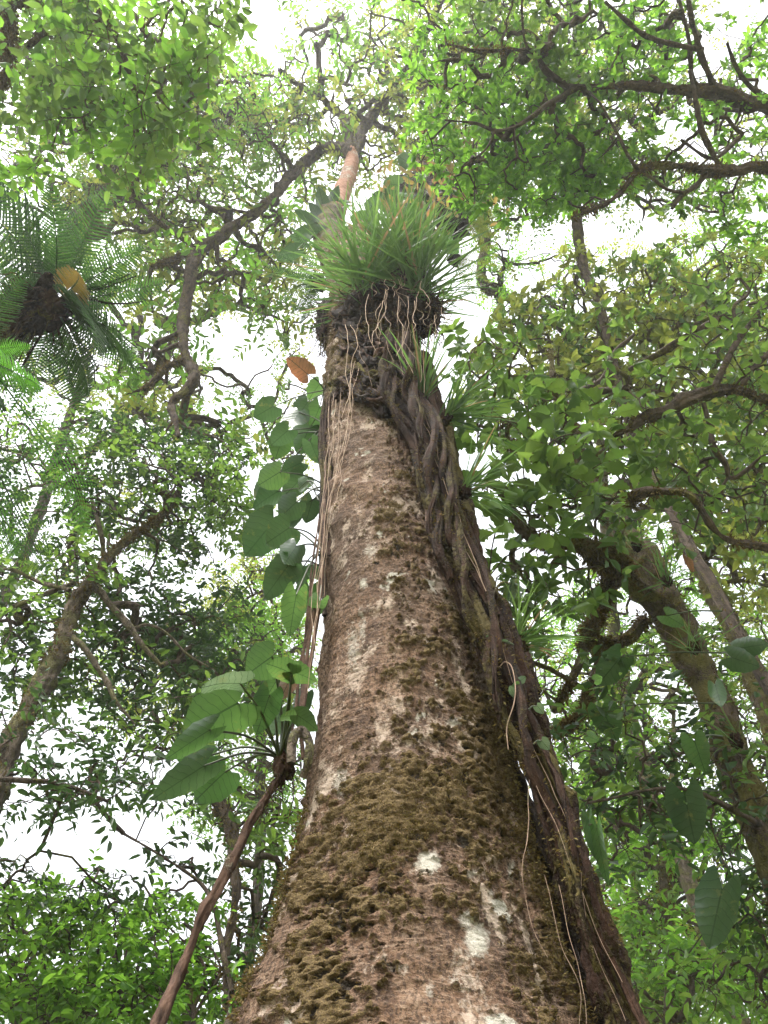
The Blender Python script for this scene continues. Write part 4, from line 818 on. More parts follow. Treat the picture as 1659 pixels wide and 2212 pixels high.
    for pth in paths:
        r = rr_[pth].copy(); r[0] = min(r[1] * 1.05, rr_[pth[0]] if pth[0] >= NS else 9)
        thick = r[1] > .02; tube(BR, spl(arr[pth], 7) if thick else arr[pth], np.interp(np.linspace(0, 1, 7), np.linspace(0, 1, len(r)), r) if thick else r, 6 if thick else 3)
    if BR.n: BR.build('branches', M['limb' if bark != 'mossy_limb' else 'mossy_limb'], par, 'stuff')
    ax = nrm(nrm(axs) * .7 + rng.normal(size=axs.shape) * [.5, .5, .28] + [0, 0, leaf.get('rise', -.05)])
    B = MB(); TWB = MB(); mats = leaf['mat'] if isinstance(leaf['mat'], (list, tuple)) else [leaf['mat']]
    pick = (fbm(TP, .6, 3) + rng.normal(size=len(TP)) * .06); edges = np.quantile(pick, np.linspace(0, 1, len(mats) + 1)); edges[-1] += 1
    for mi, mt in enumerate(mats):
        sel = (pick >= edges[mi]) & (pick < edges[mi + 1])
        if not sel.any(): continue
        B = MB(); TWB = MB()
        for rep in range(leaf.get('rep', 1)):
            a2 = ax[sel] if rep == 0 else nrm(ax[sel] + rng.normal(size=ax[sel].shape) * [.8, .8, .35])
            sprays(B, TWB, TP[sel], a2, leaf['k'], leaf['L'] * LS, leaf.get('w', .45), leaf.get('tpl', 'fold'), leaf.get('style', 'alt'), leaf.get('tl', .5) * .85, leaf.get('flat', .4) * 1.15, (0, 0, 1), int(leaf.get('pick', 0) / len(mats) / leaf.get('rep', 1)), par, mt)
        NLEAF[0] += sum(len(x) for x in B.T)
        B.build('foliage', M[mt], par, 'stuff'); TWB.build('twigs', M['twig'], par, 'stuff')
    if extra: extra(par, TP, ax)
    return par, TP, ax

# --- crown of the giant itself
giant_limbs = [[(762, 340, DY(340, 2.8), 13), (745, 318, DY(318, 2.7), 10), (690, 332, 19.5, 10), (640, 370, 18.6, 11), (590, 425, 17.5, 11), (545, 462, 16.6, 11), (480, 505, 15.8, 9), (425, 540, 15, 12), (408, 610, 14.2, 11), (398, 690, 13.4, 11), (402, 760, 12.7, 11), (418, 812, 12.2, 11), (395, 845, 11.9, 9), (368, 868, 11.7, 8), (378, 910, 11.3, 6), (386, 945, 11, 4)],
    [(400, 775, 12.6, 7), (370, 790, 12.3, 6), (340, 815, 12, 5.5), (312, 838, 11.8, 4)], [(378, 900, 11.4, 4), (420, 930, 11.2, 3), (470, 950, 11, 2.5), (500, 985, 10.8, 2)], [(378, 905, 11.4, 4), (350, 945, 11.1, 3), (325, 965, 11, 2)], [(392, 740, 12.9, 6), (350, 760, 13, 4), (330, 750, 13, 3)],
    [(762, 340, DY(340, 2.8), 12), (740, 250, 21, 9), (660, 190, 20, 6), (600, 150, 19, 4)], [(762, 340, DY(340, 2.8), 12), (800, 250, 21, 9), (880, 150, 20, 7), (925, 60, 19, 6), (960, 0, 18, 5), (1000, -60, 18, 3)],
    [(640, 372, 18.6, 6), (620, 345, 18.2, 5), (580, 300, 17.8, 4), (560, 280, 17.4, 3)], [(545, 462, 16.6, 5), (440, 440, 16, 4), (430, 400, 15.8, 3)], [(420, 540, 15, 6), (370, 560, 14.6, 5), (330, 575, 14.2, 4)], [(425, 540, 15, 5), (330, 470, 14.5, 5), (290, 420, 14.2, 7), (300, 370, 14, 6), (340, 350, 14, 4)]]
tree('giant_tree', '', giant_limbs, [(700, 200, 260, 190, 18.6, 24.6, 420), (900, 130, 220, 180, 18.6, 24.6, 330), (620, 320, 160, 130, 17.6, 20.6, 210), (480, 520, 170, 110, 16.1, 18.6, 190), (420, 640, 140, 120, 14.1, 16.6, 120), (880, 300, 170, 100, 19.6, 23.6, 190), (430, 930, 130, 60, 12.4, 13.6, 60), (330, 790, 90, 80, 13.1, 14.6, 60), (560, 640, 120, 100, 15.6, 18.6, 90)],
     dict(mat=['l_olive', 'l_mid', 'l_bright'], L=.30, w=.42, k=9, tl=.6, style='alt', tpl='fold', dens=1.0), 'limb', par=giant, twigr=.012)

# --- tree A: long dark limbs reaching in from the upper right
tree('overhanging_tree', 'tree at the upper right with dark crooked limbs and fresh green leaf whorls',
     [[(2050, 700, 7.4, 48), (2000, 400, 9.2, 41.6), (1980, 200, 10.6, 32)],
      [(1990, 380, 9.4, 20.8), (1800, 290, 9.2, 17.6), (1659, 245, 9.0, 13.6), (1610, 245, 9, 12.8), (1560, 218, 8.9, 12), (1520, 200, 8.9, 11.2), (1440, 190, 8.8, 8.8), (1360, 188, 8.7, 8), (1250, 188, 8.6, 7.2), (1215, 168, 8.5, 6.4), (1180, 140, 8.4, 5.6), (1150, 118, 8.3, 4.8), (1110, 106, 8.2, 3.2), (1060, 102, 8.1, 2.4), (960, 96, 8, 1.28)],
      [(1250, 188, 8.6, 6.4), (1215, 206, 8.5, 5.6), (1185, 222, 8.4, 4.8), (1150, 250, 8.3, 4), (1110, 272, 8.2, 3.2), (1070, 278, 8.1, 3.2), (1030, 262, 8, 2.4), (960, 255, 8, 1.2)], [(1150, 118, 8.3, 4), (1135, 90, 8.2, 3.2), (1128, 40, 8.1, 2.4), (1125, -10, 8, 1.6)],
      [(1545, 205, 8.9, 8), (1530, 160, 8.8, 7.2), (1510, 110, 8.7, 6.4), (1490, 40, 8.6, 5.6), (1480, -30, 8.5, 4)], [(1515, 105, 8.7, 6.4), (1450, 95, 8.6, 5.6), (1390, 75, 8.5, 4.8), (1350, 40, 8.4, 4), (1310, 5, 8.3, 2.4)], [(1515, 200, 8.9, 6.4), (1495, 160, 8.8, 5.6), (1485, 80, 8.7, 4.8), (1460, -20, 8.6, 3.2)],
      [(1980, 420, 9, 20.8), (1800, 380, 8.8, 16), (1659, 352, 8.6, 12), (1590, 362, 8.5, 11.2), (1540, 365, 8.5, 9.6), (1480, 356, 8.4, 7.2), (1420, 360, 8.3, 6.4), (1380, 374, 8.2, 5.6), (1340, 410, 8.1, 4.8), (1300, 438, 8, 3.2), (1240, 462, 7.9, 2)], [(1560, 365, 8.5, 7.2), (1530, 310, 8.5, 6.4), (1515, 270, 8.5, 5.6), (1505, 220, 8.5, 4.8), (1490, 150, 8.5, 3.2)],
      [(1530, 368, 8.5, 6.4), (1500, 400, 8.4, 5.6), (1470, 420, 8.3, 4.8), (1450, 448, 8.2, 3.2)], [(1480, 415, 8.3, 4.8), (1440, 408, 8.2, 4), (1410, 385, 8.2, 3.2), (1390, 375, 8.2, 3.2)], [(1385, 375, 8.2, 4.8), (1360, 340, 8.2, 4), (1340, 300, 8.2, 3.2), (1300, 230, 8.3, 2.4), (1270, 195, 8.5, 2.4)], [(1070, 278, 8.1, 2.4), (1050, 320, 8, 2.4), (1000, 360, 8, 1.6)],
      [(1659, 215, 9, 6.4), (1620, 190, 9, 5.6), (1590, 150, 8.9, 4), (1570, 90, 8.8, 3.2)], [(1600, 295, 8.8, 4.8), (1540, 340, 8.6, 4), (1470, 300, 8.6, 2.4)]],
     [(1080, 120, 200, 160, 8.3, 10.1, 300), (1230, 230, 190, 130, 8.5, 10.1, 210), (1050, 300, 170, 110, 8.3, 9.7, 210), (1280, 90, 200, 120, 8.7, 10.2, 160), (1140, 400, 180, 80, 8.3, 9.7, 200), (1450, 120, 210, 150, 8.9, 10.3, 130), (1520, 330, 180, 130, 8.7, 10.1, 120), (1300, 370, 130, 90, 8.5, 9.7, 110), (1720, 150, 140, 230, 9.2, 10.3, 90), (1660, 430, 150, 90, 8.7, 10.1, 80), (1150, -60, 400, 90, 8.7, 10.2, 120)],
     dict(pick=300, mat=['l_bright', 'l_bright', 'l_mid'], L=.165, w=.42, k=7, tl=.16, style='ros', tpl='fold', flat=.35, rep=2, clump=.36), 'limb', twigr=.0045)

# --- upper-left corner: larger leaves on near branches
tree('leafy_tree', 'tree at the upper left corner with broad oval leaves on mossy twigs',
     [[(-420, 500, 7.2, 60), (-350, 200, 8.4, 46), (-300, 0, 9, 36)], [(-330, 120, 8.7, 24), (-120, 40, 8, 16), (0, -10, 7.6, 10), (120, -6, 7.3, 8), (200, 20, 7.1, 7), (235, 70, 7, 5), (260, 130, 6.9, 4), (300, 200, 6.8, 2)], [(-330, 150, 8.6, 20), (-100, 110, 8, 14), (8, 20, 7.6, 9), (14, 80, 7.4, 8), (5, 150, 7.2, 7), (-20, 220, 7.1, 4)], [(200, 20, 7.1, 6), (280, 20, 7, 5), (310, 70, 6.9, 6), (370, 110, 6.8, 3)],
      [(130, -6, 7.3, 6), (130, 40, 7.2, 7), (90, 75, 7.1, 7), (55, 100, 7.1, 6)], [(300, 200, 6.8, 3), (290, 260, 6.8, 2.5), (295, 330, 6.8, 2)]],
     [(220, 150, 250, 150, 6.3, 8, 150), (330, 180, 140, 130, 6.2, 7.6, 110), (80, 90, 160, 130, 6.6, 8, 90), (90, 250, 160, 110, 6.6, 8, 60), (290, 300, 150, 80, 6.4, 7.6, 60), (60, 20, 160, 80, 6.8, 8.2, 60), (400, 40, 100, 70, 6.6, 7.6, 50)],
     dict(pick=300, mat=['l_mid', 'l_bright', 'l_mid'], dens=0.55, L=.2, w=.5, k=8, tl=.45, style='alt', tpl='fold', flat=.42, rep=2), 'mossy_limb', twigr=.005)
# --- far canopy layers overhead
tree('canopy_tree', 'tall background tree filling the gaps overhead at the top left', [[(-100, 900, 14, 30), (150, 520, 17, 24), (250, 350, 19, 18), (330, 200, 20, 10)], [(250, 350, 19, 10), (120, 250, 19, 6), (60, 150, 19, 4)], [(250, 350, 19, 10), (420, 300, 19, 6)]],
     [(250, 250, 330, 240, 16, 21, 320), (120, 420, 220, 130, 15, 19, 170), (420, 250, 180, 160, 16, 20, 200), (80, 100, 180, 140, 17, 21, 90), (330, 420, 170, 100, 15, 18, 120), (560, 230, 120, 90, 18, 22, 80)],
     dict(dens=1.75, mat=['l_mid', 'l_olive', 'l_bright'], L=.18, w=.48, k=10, tl=.55, tpl='dia', rep=2, flat=.4), 'limb', gapg=.55, twigr=.012)
tree('canopy_tree', 'slender dark-stemmed background tree behind the leaf whorls at the upper right', [[(1390, 1000, 11, 9), (1330, 800, 12.5, 9), (1290, 650, 14, 9), (1252, 540, 15.5, 10), (1240, 360, 17, 14), (1238, 290, 18, 12), (1245, 200, 19, 10), (1245, 60, 20, 8), (1250, -20, 20, 6)], [(1235, 350, 17, 12), (1160, 370, 17, 6), (1100, 420, 17, 3)]],
     [(1200, 150, 260, 200, 16, 21, 260), (1240, 340, 80, 70, 15.5, 17.5, 80), (1000, 100, 160, 140, 17, 21, 180), (1480, 230, 240, 230, 15, 20, 170), (1400, 420, 200, 60, 15, 19, 60), (1000, 340, 120, 100, 17, 21, 110), (1120, 430, 110, 60, 15, 18, 70)],
     dict(dens=1.75, mat=['l_mid', 'l_olive'], L=.18, w=.48, k=10, tl=.55, tpl='dia', rep=2), 'limb', gapg=.55, twigr=.012)
# --- mossy tree on the left
tree('mossy_tree', 'leaning tree with mossy grey trunk at the left edge under dark dense leaves',
     [[(-60, 1800, 6.2, 35.424), (0, 1665, 6.9, 27.552), (60, 1550, 7.4, 21.648), (110, 1450, 7.9, 18.368), (135, 1400, 8.2, 15.744), (160, 1310, 8.8, 14.432), (205, 1245, 9.2, 12.464), (250, 1190, 9.6, 8.528), (300, 1150, 10, 5.248), (340, 1125, 10.3, 3.28), (380, 1080, 10.6, 1.968)],
      [(205, 1265, 9.1, 9), (235, 1300, 8.9, 7), (275, 1350, 8.6, 6), (300, 1390, 8.4, 5), (345, 1440, 8.2, 3)], [(285, 1360, 8.6, 4), (320, 1350, 8.5, 3.5), (360, 1370, 8.4, 3), (400, 1410, 8.3, 2), (450, 1440, 8.2, 1.5)], [(160, 1375, 8.2, 7), (190, 1410, 8, 6), (225, 1465, 7.8, 5), (245, 1510, 7.6, 4), (290, 1565, 7.4, 2)],
      [(150, 1275, 8.8, 6), (90, 1260, 9, 4), (30, 1232, 9, 3), (-20, 1230, 9, 2)], [(160, 1260, 9, 6), (60, 1300, 9, 5), (0, 1330, 9, 4)], [(225, 1200, 9.5, 6), (218, 1150, 9.6, 5), (200, 1080, 9.8, 3)]],
     [(120, 1080, 220, 150, 9.6, 12.1, 230), (370, 1060, 180, 130, 9.9, 12.1, 260), (430, 1130, 120, 100, 10.1, 12.1, 150), (90, 1270, 190, 120, 8.9, 10.9, 190), (340, 1330, 190, 110, 8.9, 10.9, 230), (60, 1420, 140, 110, 8.1, 10.1, 120), (270, 1470, 200, 110, 8.3, 10.1, 200), (400, 1420, 150, 110, 8.9, 10.6, 170), (200, 970, 260, 80, 10.1, 12.1, 150), (-120, 1200, 120, 300, 9.1, 11.1, 140), (420, 990, 140, 60, 10.6, 12.1, 80)],
     dict(dens=0.72, pick=300, mat=['l_dark', 'l_dark', 'l_mid'], L=.155, w=.5, k=9, tl=.38, tpl='fold', rep=2, flat=.45, clump=.36), 'pale_limb', twigr=.005)
# --- lower left: overhanging sparse branch, shrubs, dark sapling
tree('sapling', 'slim dark sapling stem beside the liana at the lower left of the trunk', [[(498, 2300, 5.6, 13), (500, 2160, 6.0, 11.5), (492, 2060, 6.3, 11), (512, 1940, 6.7, 10), (500, 1850, 7.1, 11), (488, 1765, 7.5, 13), (470, 1725, 7.7, 12), (455, 1640, 8.2, 9), (458, 1560, 8.8, 6), (440, 1480, 9.3, 4)], [(498, 2140, 6, 6), (480, 2060, 6.2, 6), (470, 1990, 6.5, 5), (462, 1950, 6.6, 4), (430, 1900, 6.8, 4), (350, 1850, 7, 3.5), (300, 1820, 7.1, 3), (250, 1790, 7.3, 2)], [(500, 1860, 7.1, 5), (540, 1780, 7.4, 4), (580, 1720, 7.7, 3)], [(455, 1620, 8.3, 4), (400, 1625, 8.2, 4), (340, 1640, 8, 3), (290, 1630, 8, 2)]],
     [(560, 1900, 90, 160, 6.8, 8.6, 120), (570, 2080, 70, 120, 6.4, 8, 80), (540, 1760, 90, 70, 7, 8.6, 60), (420, 1560, 130, 90, 7.6, 9.2, 90), (300, 1640, 140, 70, 7.2, 8.6, 60), (330, 1890, 110, 50, 6.8, 7.6, 28), (250, 1730, 150, 40, 7, 8, 26), (100, 1730, 120, 40, 7, 8, 18), (600, 1760, 60, 80, 7.4, 9, 60), (380, 1830, 70, 60, 6.8, 7.6, 22)],
     dict(pick=160, mat=['l_mid', 'l_dark'], L=.17, w=.42, k=8, tl=.4, tpl='fold', rep=1, flat=.55), 'limb', twigr=.005, gapg=.86)
tree('leafy_branch_tree', 'tree at the left edge trailing a thin leafy branch across the bright sky gap', [[(-300, 2150, 6, 34), (-240, 1850, 7, 26), (-200, 1650, 7.6, 18)], [(-230, 1800, 7, 10), (-60, 1700, 6.6, 6), (60, 1690, 6.4, 4), (150, 1700, 6.3, 3), (230, 1730, 6.2, 2)]],
     [(40, 1700, 170, 60, 6, 7, 60), (200, 1690, 150, 50, 6, 7, 46), (60, 1580, 140, 70, 6.2, 7.4, 50), (30, 1900, 70, 50, 6, 7, 34), (-100, 1750, 80, 200, 6.2, 7.4, 50), (220, 1910, 60, 30, 6, 6.8, 16)],
     dict(pick=160, mat='l_dark', L=.15, w=.42, k=8, tl=.4, tpl='fold', rep=1, flat=.6, clump=.3), 'limb', twigr=.004, gapg=.72)
for (u0, sd2, lab, bl) in [(60, 1, 'rounded green shrub filling the bottom left corner', [(60, 2060, 150, 130, 6, 8, 330), (20, 2180, 150, 80, 5.5, 7, 200), (-60, 1980, 100, 100, 6.2, 8, 100)]),
                           (240, 2, 'dense leafy shrub at the bottom left under the bright sky gap', [(240, 2050, 140, 110, 6, 8, 330), (220, 2160, 150, 80, 5.6, 7.2, 260), (150, 1960, 110, 60, 6.4, 8, 100)]),
                           (400, 3, 'leafy shrub between the slanting liana and the bottom left thicket', [(380, 2040, 110, 110, 6.2, 8.2, 200), (430, 2130, 90, 100, 6, 7.6, 150), (330, 2170, 120, 60, 5.8, 7.2, 130), (560, 2170, 70, 60, 6.2, 8, 60)])]:
    st = []
    for k in range(6):
        ub = u0 + rng.uniform(-30, 60); st.append([(ub, 2330, 5.8, 4.5), (ub + rng.uniform(-25, 25), 2200, 6.2, 3.8), (ub + rng.uniform(-50, 60), 2090, 6.6, 3), (ub + rng.uniform(-90, 90), 2000, 7, 2)])
    tree('shrub', lab, st, bl, dict(pick=140, mat=['l_mid', 'l_bright', 'l_bright'], dens=.52, L=.135, w=.48, k=9, tl=.28, tpl='fold', rep=2, flat=.5, clump=.3), 'limb', cat='shrub', group='shrubs at the bottom left', twigr=.0035)
# far bright backdrop behind the left canopy
tree('distant_tree', 'sunlit pale green tree far behind the dark leaves left of the trunk', [[(560, 1900, 16, 10), (560, 1500, 19, 9), (565, 1350, 21, 6), (570, 1240, 22, 3)], [(565, 1380, 20, 5), (500, 1300, 21, 3)], [(563, 1450, 19.5, 5), (640, 1400, 20, 3)]],
     [(560, 1290, 110, 110, 18, 23, 240), (470, 1420, 150, 120, 17, 22, 240), (600, 1450, 90, 120, 17, 21, 160), (330, 1480, 160, 120, 17, 22, 160), (560, 1640, 100, 110, 16, 20, 130), (450, 1740, 60, 60, 16, 19, 40)],
     dict(dens=1.75, mat=['l_bright', 'l_olive'], L=.18, w=.48, k=10, tl=.55, tpl='dia', rep=2), 'limb', gapg=.55, twigr=.012)
tree('distant_tree', 'distant tree seen through the gaps behind the tree fern', [[(-200, 1700, 16, 14), (50, 1200, 20, 11), (150, 900, 23, 8), (200, 750, 25, 5)], [(100, 1050, 21, 6), (300, 900, 23, 4)]],
     [(150, 880, 280, 130, 19, 25, 200), (60, 680, 160, 170, 20, 25, 130), (350, 600, 180, 120, 20, 25, 130), (420, 870, 130, 90, 18, 22, 70), (150, 1150, 260, 120, 17, 21, 140), (260, 560, 200, 80, 19, 24, 100), (600, 580, 90, 120, 19, 24, 90), (620, 900, 50, 200, 18, 22, 70)],
     dict(dens=1.75, mat=['l_mid', 'l_olive'], L=.18, w=.48, k=10, tl=.55, tpl='dia', rep=2), 'limb', gapg=.55, twigr=.012)

# --- right side: mossy tree with big obovate leaves
OB = []
def obov_mesh(mat, seed):
    """big lobed obovate leaf, 40 triangles"""
    r_ = np.random.default_rng(seed); B = MB(); n = 11; t = np.linspace(0, 1, n); hw = .5 * np.interp(t, [0, .12, .3, .5, .7, .85, .95, 1], [.02, .12, .34, .62, .95, .95, .6, .12]) * (1 + .22 * np.where(np.arange(n) % 2, 1, -1) * (t > .35) * (t < .95) * r_.uniform(.5, 1, n)) * .56
    z = -.22 * t ** 2 + .03 * np.sin(9 * t + seed); V = []
    for i_ in range(n):
        V += [(t[i_] - .03, -hw[i_], z[i_] + hw[i_] * .3), (t[i_], 0, z[i_]), (t[i_] - .03, hw[i_] * r_.uniform(.9, 1.1), z[i_] + hw[i_] * .3)]
    V = np.array(V); i_ = np.arange(n - 1)[:, None] * 3; j_ = np.arange(2)[None]; B.add(V, Q=np.stack([i_ + j_, i_ + j_ + 1, i_ + j_ + 4, i_ + j_ + 3], -1), uv=V[:, :2]); return B.mesh('leaf', M[mat])
OB = [obov_mesh('l_broad', k) for k in range(5)] + [obov_mesh('l_mid', 9), obov_mesh('l_mid', 10)]
def whorls(spots, per, Lm):
    def f(par, TP, ax):
        for (u, v, d, k) in spots:
            c = P(u, v, d); axw = nrm(np.array([rng.normal() * .3, -.35 + rng.normal() * .3, .6])); e1 = nrm(np.cross(axw, rng.normal(size=3))); e2 = np.cross(axw, e1)
            j_ = np.argmin(np.linalg.norm(TP - c, axis=1)); B = MB(); tube(B, spl([TP[j_], (TP[j_] + c) / 2 + [0, 0, .05], c], 8), .006, 4); B.build('twig', M['twig'], par)
            for i_ in range(k):
                an = i_ * 2.4 + rng.uniform(0, .5); d_ = e1 * math.cos(an) + e2 * math.sin(an) + axw * rng.uniform(.0, .5)
                put(OB[rng.integers(len(OB))], 'leaf', par, c, d_, np.array([0, 0.2, 1.0]) + rng.normal(size=3) * .3, Lm * rng.uniform(.65, 1.2))
    return f
wh = [(1130, 1010, 6.3, 7), (1080, 960, 6.4, 7), (1180, 960, 6.4, 7), (1230, 1030, 6.5, 8), (1260, 960, 6.6, 7), (1040, 1040, 6.4, 7), (1090, 1090, 6.2, 6), (1160, 1080, 6.3, 7), (1300, 1000, 6.6, 7), (1350, 960, 6.8, 6), (1060, 900, 6.8, 6), (1140, 890, 6.8, 7), (1220, 890, 7, 7), (1320, 900, 7, 6), (1070, 1150, 6, 6), (1130, 1180, 6, 5), (1200, 1150, 6.2, 6), (1250, 1110, 6.4, 6), (1040, 1100, 6.2, 6), (1410, 1010, 7, 6), (1030, 960, 6.6, 6), (1190, 1020, 6.4, 6), (1060, 830, 7.2, 6), (1290, 1070, 6.4, 6), (1140, 950, 6.5, 6), (1100, 1040, 6.3, 6), (1010, 900, 6.8, 5), (1370, 1060, 6.8, 5), (1030, 800, 7.4, 5), (1250, 840, 7.2, 6), (1100, 860, 7.2, 6), (1420, 930, 7.2, 5), (1480, 1080, 7.2, 6), (1180, 840, 7.3, 6)]
tree('mossy_tree', 'thick mossy leaning trunk at the right edge bearing whorls of broad lobed leaves',
     [[(1760, 2080, 5.4, 52.08), (1700, 1930, 5.7, 47.04), (1640, 1790, 6.1, 39.48), (1590, 1650, 6.6, 37.8), (1540, 1520, 7.1, 36.12), (1490, 1420, 7.5, 35.28), (1440, 1310, 8, 35.28), (1390, 1220, 8.5, 31.92), (1350, 1160, 8.9, 30.24), (1300, 1080, 9.4, 20.16), (1260, 1010, 9.9, 15.12), (1230, 940, 10.3, 10.08), (1200, 850, 10.8, 6.72), (1190, 760, 11.3, 4.2)],
      [(1430, 1330, 7.9, 26), (1370, 1260, 7.8, 19), (1320, 1205, 7.6, 17), (1280, 1180, 7.4, 15), (1220, 1170, 7.2, 13), (1160, 1155, 7, 10), (1110, 1105, 6.8, 10), (1090, 1070, 6.7, 8), (1055, 1060, 6.6, 5)], [(1340, 1230, 7.7, 12), (1290, 1215, 7.6, 12), (1250, 1185, 7.5, 10), (1200, 1175, 7.3, 7)], [(1310, 1240, 7.9, 14), (1300, 1300, 7.8, 13), (1270, 1360, 7.6, 12), (1250, 1420, 7.4, 8), (1200, 1530, 7, 4)],
      [(1390, 1340, 8, 12), (1355, 1385, 7.8, 11), (1325, 1395, 7.7, 10), (1300, 1400, 7.6, 8), (1280, 1450, 7.3, 7), (1265, 1510, 7, 6), (1250, 1550, 6.8, 5), (1205, 1580, 6.6, 4)], [(1260, 1010, 9.9, 9), (1230, 900, 9, 7), (1180, 830, 8.6, 5), (1100, 815, 8.3, 4)], [(1300, 1080, 9.4, 10), (1180, 990, 8, 6), (1090, 960, 7.2, 4)]],
     [(1150, 1000, 170, 150, 6.3, 8, 70), (1250, 900, 180, 120, 6.8, 9, 80), (1080, 850, 110, 130, 7, 8.6, 60), (1180, 1250, 130, 110, 6.2, 7.8, 70), (1330, 1030, 140, 120, 6.8, 8.6, 60), (1150, 1400, 90, 150, 6.4, 7.8, 50), (1230, 1120, 150, 80, 6.4, 8, 50)],
     dict(dens=1, pick=90, mat=['l_broad', 'l_mid'], L=.235, w=.42, k=7, tl=.3, style='ros', tpl='fold', flat=.6, rep=1, clump=.34), 'mossy_limb', twigr=.006, extra=whorls(wh, 6, .215))
tree('mossy_tree', 'thinner mossy trunk standing behind the thick leaning one at the right', [[(1720, 1720, 8.8, 22), (1650, 1520, 10, 21), (1590, 1380, 10.8, 20), (1545, 1290, 11.5, 19), (1510, 1230, 12, 18), (1480, 1160, 12.6, 17), (1450, 1060, 13.5, 14), (1420, 950, 14.5, 9), (1400, 850, 15.5, 6)], [(1510, 1220, 12, 8), (1580, 1150, 12, 5), (1659, 1120, 12, 4)], [(1545, 1265, 11.5, 6), (1600, 1255, 11.3, 4), (1659, 1268, 11, 3)]],
     [(1450, 800, 240, 160, 12, 16, 300), (1560, 1000, 170, 160, 11, 14, 210), (1300, 700, 220, 140, 13, 17, 260), (1530, 640, 190, 130, 13, 17, 210), (1180, 780, 130, 120, 12, 15, 120), (1620, 1180, 120, 130, 10, 13, 130), (1700, 900, 110, 250, 11, 15, 120)],
     dict(dens=1, mat=['l_olive', 'l_mid', 'l_olive'], L=.27, w=.46, k=7, tl=.4, style='ros', tpl='fold', rep=2, flat=.4), 'mossy_limb', twigr=.010)
tree('arching_tree', 'tree off the right edge with a dark mossy limb arching above the lobed leaves', [[(2020, 1500, 6, 50), (1960, 1150, 7.4, 44), (1900, 900, 8.6, 30)], [(1950, 1050, 7.8, 22), (1760, 900, 7.6, 14), (1659, 868, 7.5, 9), (1590, 852, 7.4, 10), (1540, 852, 7.3, 13), (1490, 868, 7.2, 14), (1440, 895, 7.1, 14), (1395, 915, 7, 14), (1362, 935, 6.9, 11), (1330, 950, 6.9, 4)], [(1540, 850, 7.3, 8), (1565, 790, 7.4, 7), (1600, 730, 7.6, 7), (1640, 680, 7.8, 6), (1700, 620, 8, 4)], [(1590, 850, 7.4, 7), (1625, 800, 7.5, 6), (1690, 740, 7.7, 5)],
      [(1520, 872, 7.2, 6), (1535, 920, 7.1, 6), (1545, 965, 7, 5.5), (1570, 1000, 7, 5), (1575, 1030, 7, 3)], [(1590, 700, 7.6, 4), (1588, 660, 7.7, 4), (1620, 630, 7.8, 3), (1600, 600, 7.9, 2)], [(1900, 1250, 7, 16), (1660, 1190, 6.6, 7), (1560, 1160, 6.4, 6), (1500, 1080, 6.4, 6), (1440, 1068, 6.5, 7), (1375, 1072, 6.6, 9), (1368, 1100, 6.6, 6)], [(1365, 840, 8.4, 8), (1250, 850, 8.4, 7), (1300, 820, 8.6, 5), (1330, 760, 8.8, 5), (1370, 720, 9, 3)], [(1362, 800, 9, 6), (1460, 740, 9, 8), (1550, 690, 9, 6)]],
     [(1580, 760, 130, 130, 7, 8.6, 90), (1600, 930, 120, 100, 6.8, 8.2, 70), (1560, 1090, 130, 80, 6.4, 8, 60), (1650, 620, 90, 110, 7.4, 9, 50), (1720, 1000, 120, 300, 7, 8.5, 100), (1440, 980, 90, 70, 6.8, 8, 30)],
     dict(dens=0.8, pick=240, mat=['l_broad', 'l_mid'], L=.24, w=.42, k=8, tl=.22, style='ros', tpl='obov', flat=.4, rep=1), 'limb', twigr=.006)
tree('distant_tree', 'hazy yellow-green distant tree at the right under the brightest gap', [[(1350, 1500, 16, 14), (1300, 1000, 20, 10), (1290, 800, 22, 7), (1300, 650, 24, 4)], [(1295, 850, 21.5, 5), (1500, 720, 22, 3)], [(1295, 800, 22, 5), (1150, 720, 23, 3)], [(1160, 680, 21, 6), (1090, 640, 21, 6), (1040, 610, 21, 9), (1050, 520, 22, 12), (1040, 440, 23, 9)]],
     [(1300, 640, 260, 120, 19, 24, 220), (1550, 760, 180, 220, 18, 23, 200), (1200, 850, 200, 160, 18, 22, 160), (1450, 1100, 240, 180, 17, 21, 230), (1080, 560, 60, 100, 19, 22, 40), (1560, 560, 170, 60, 19, 23, 80)],
     dict(dens=1.75, mat=['l_olive', 'l_bright'], L=.18, w=.48, k=10, tl=.55, tpl='dia', rep=2), 'pale_limb', gapg=.55, twigr=.014)
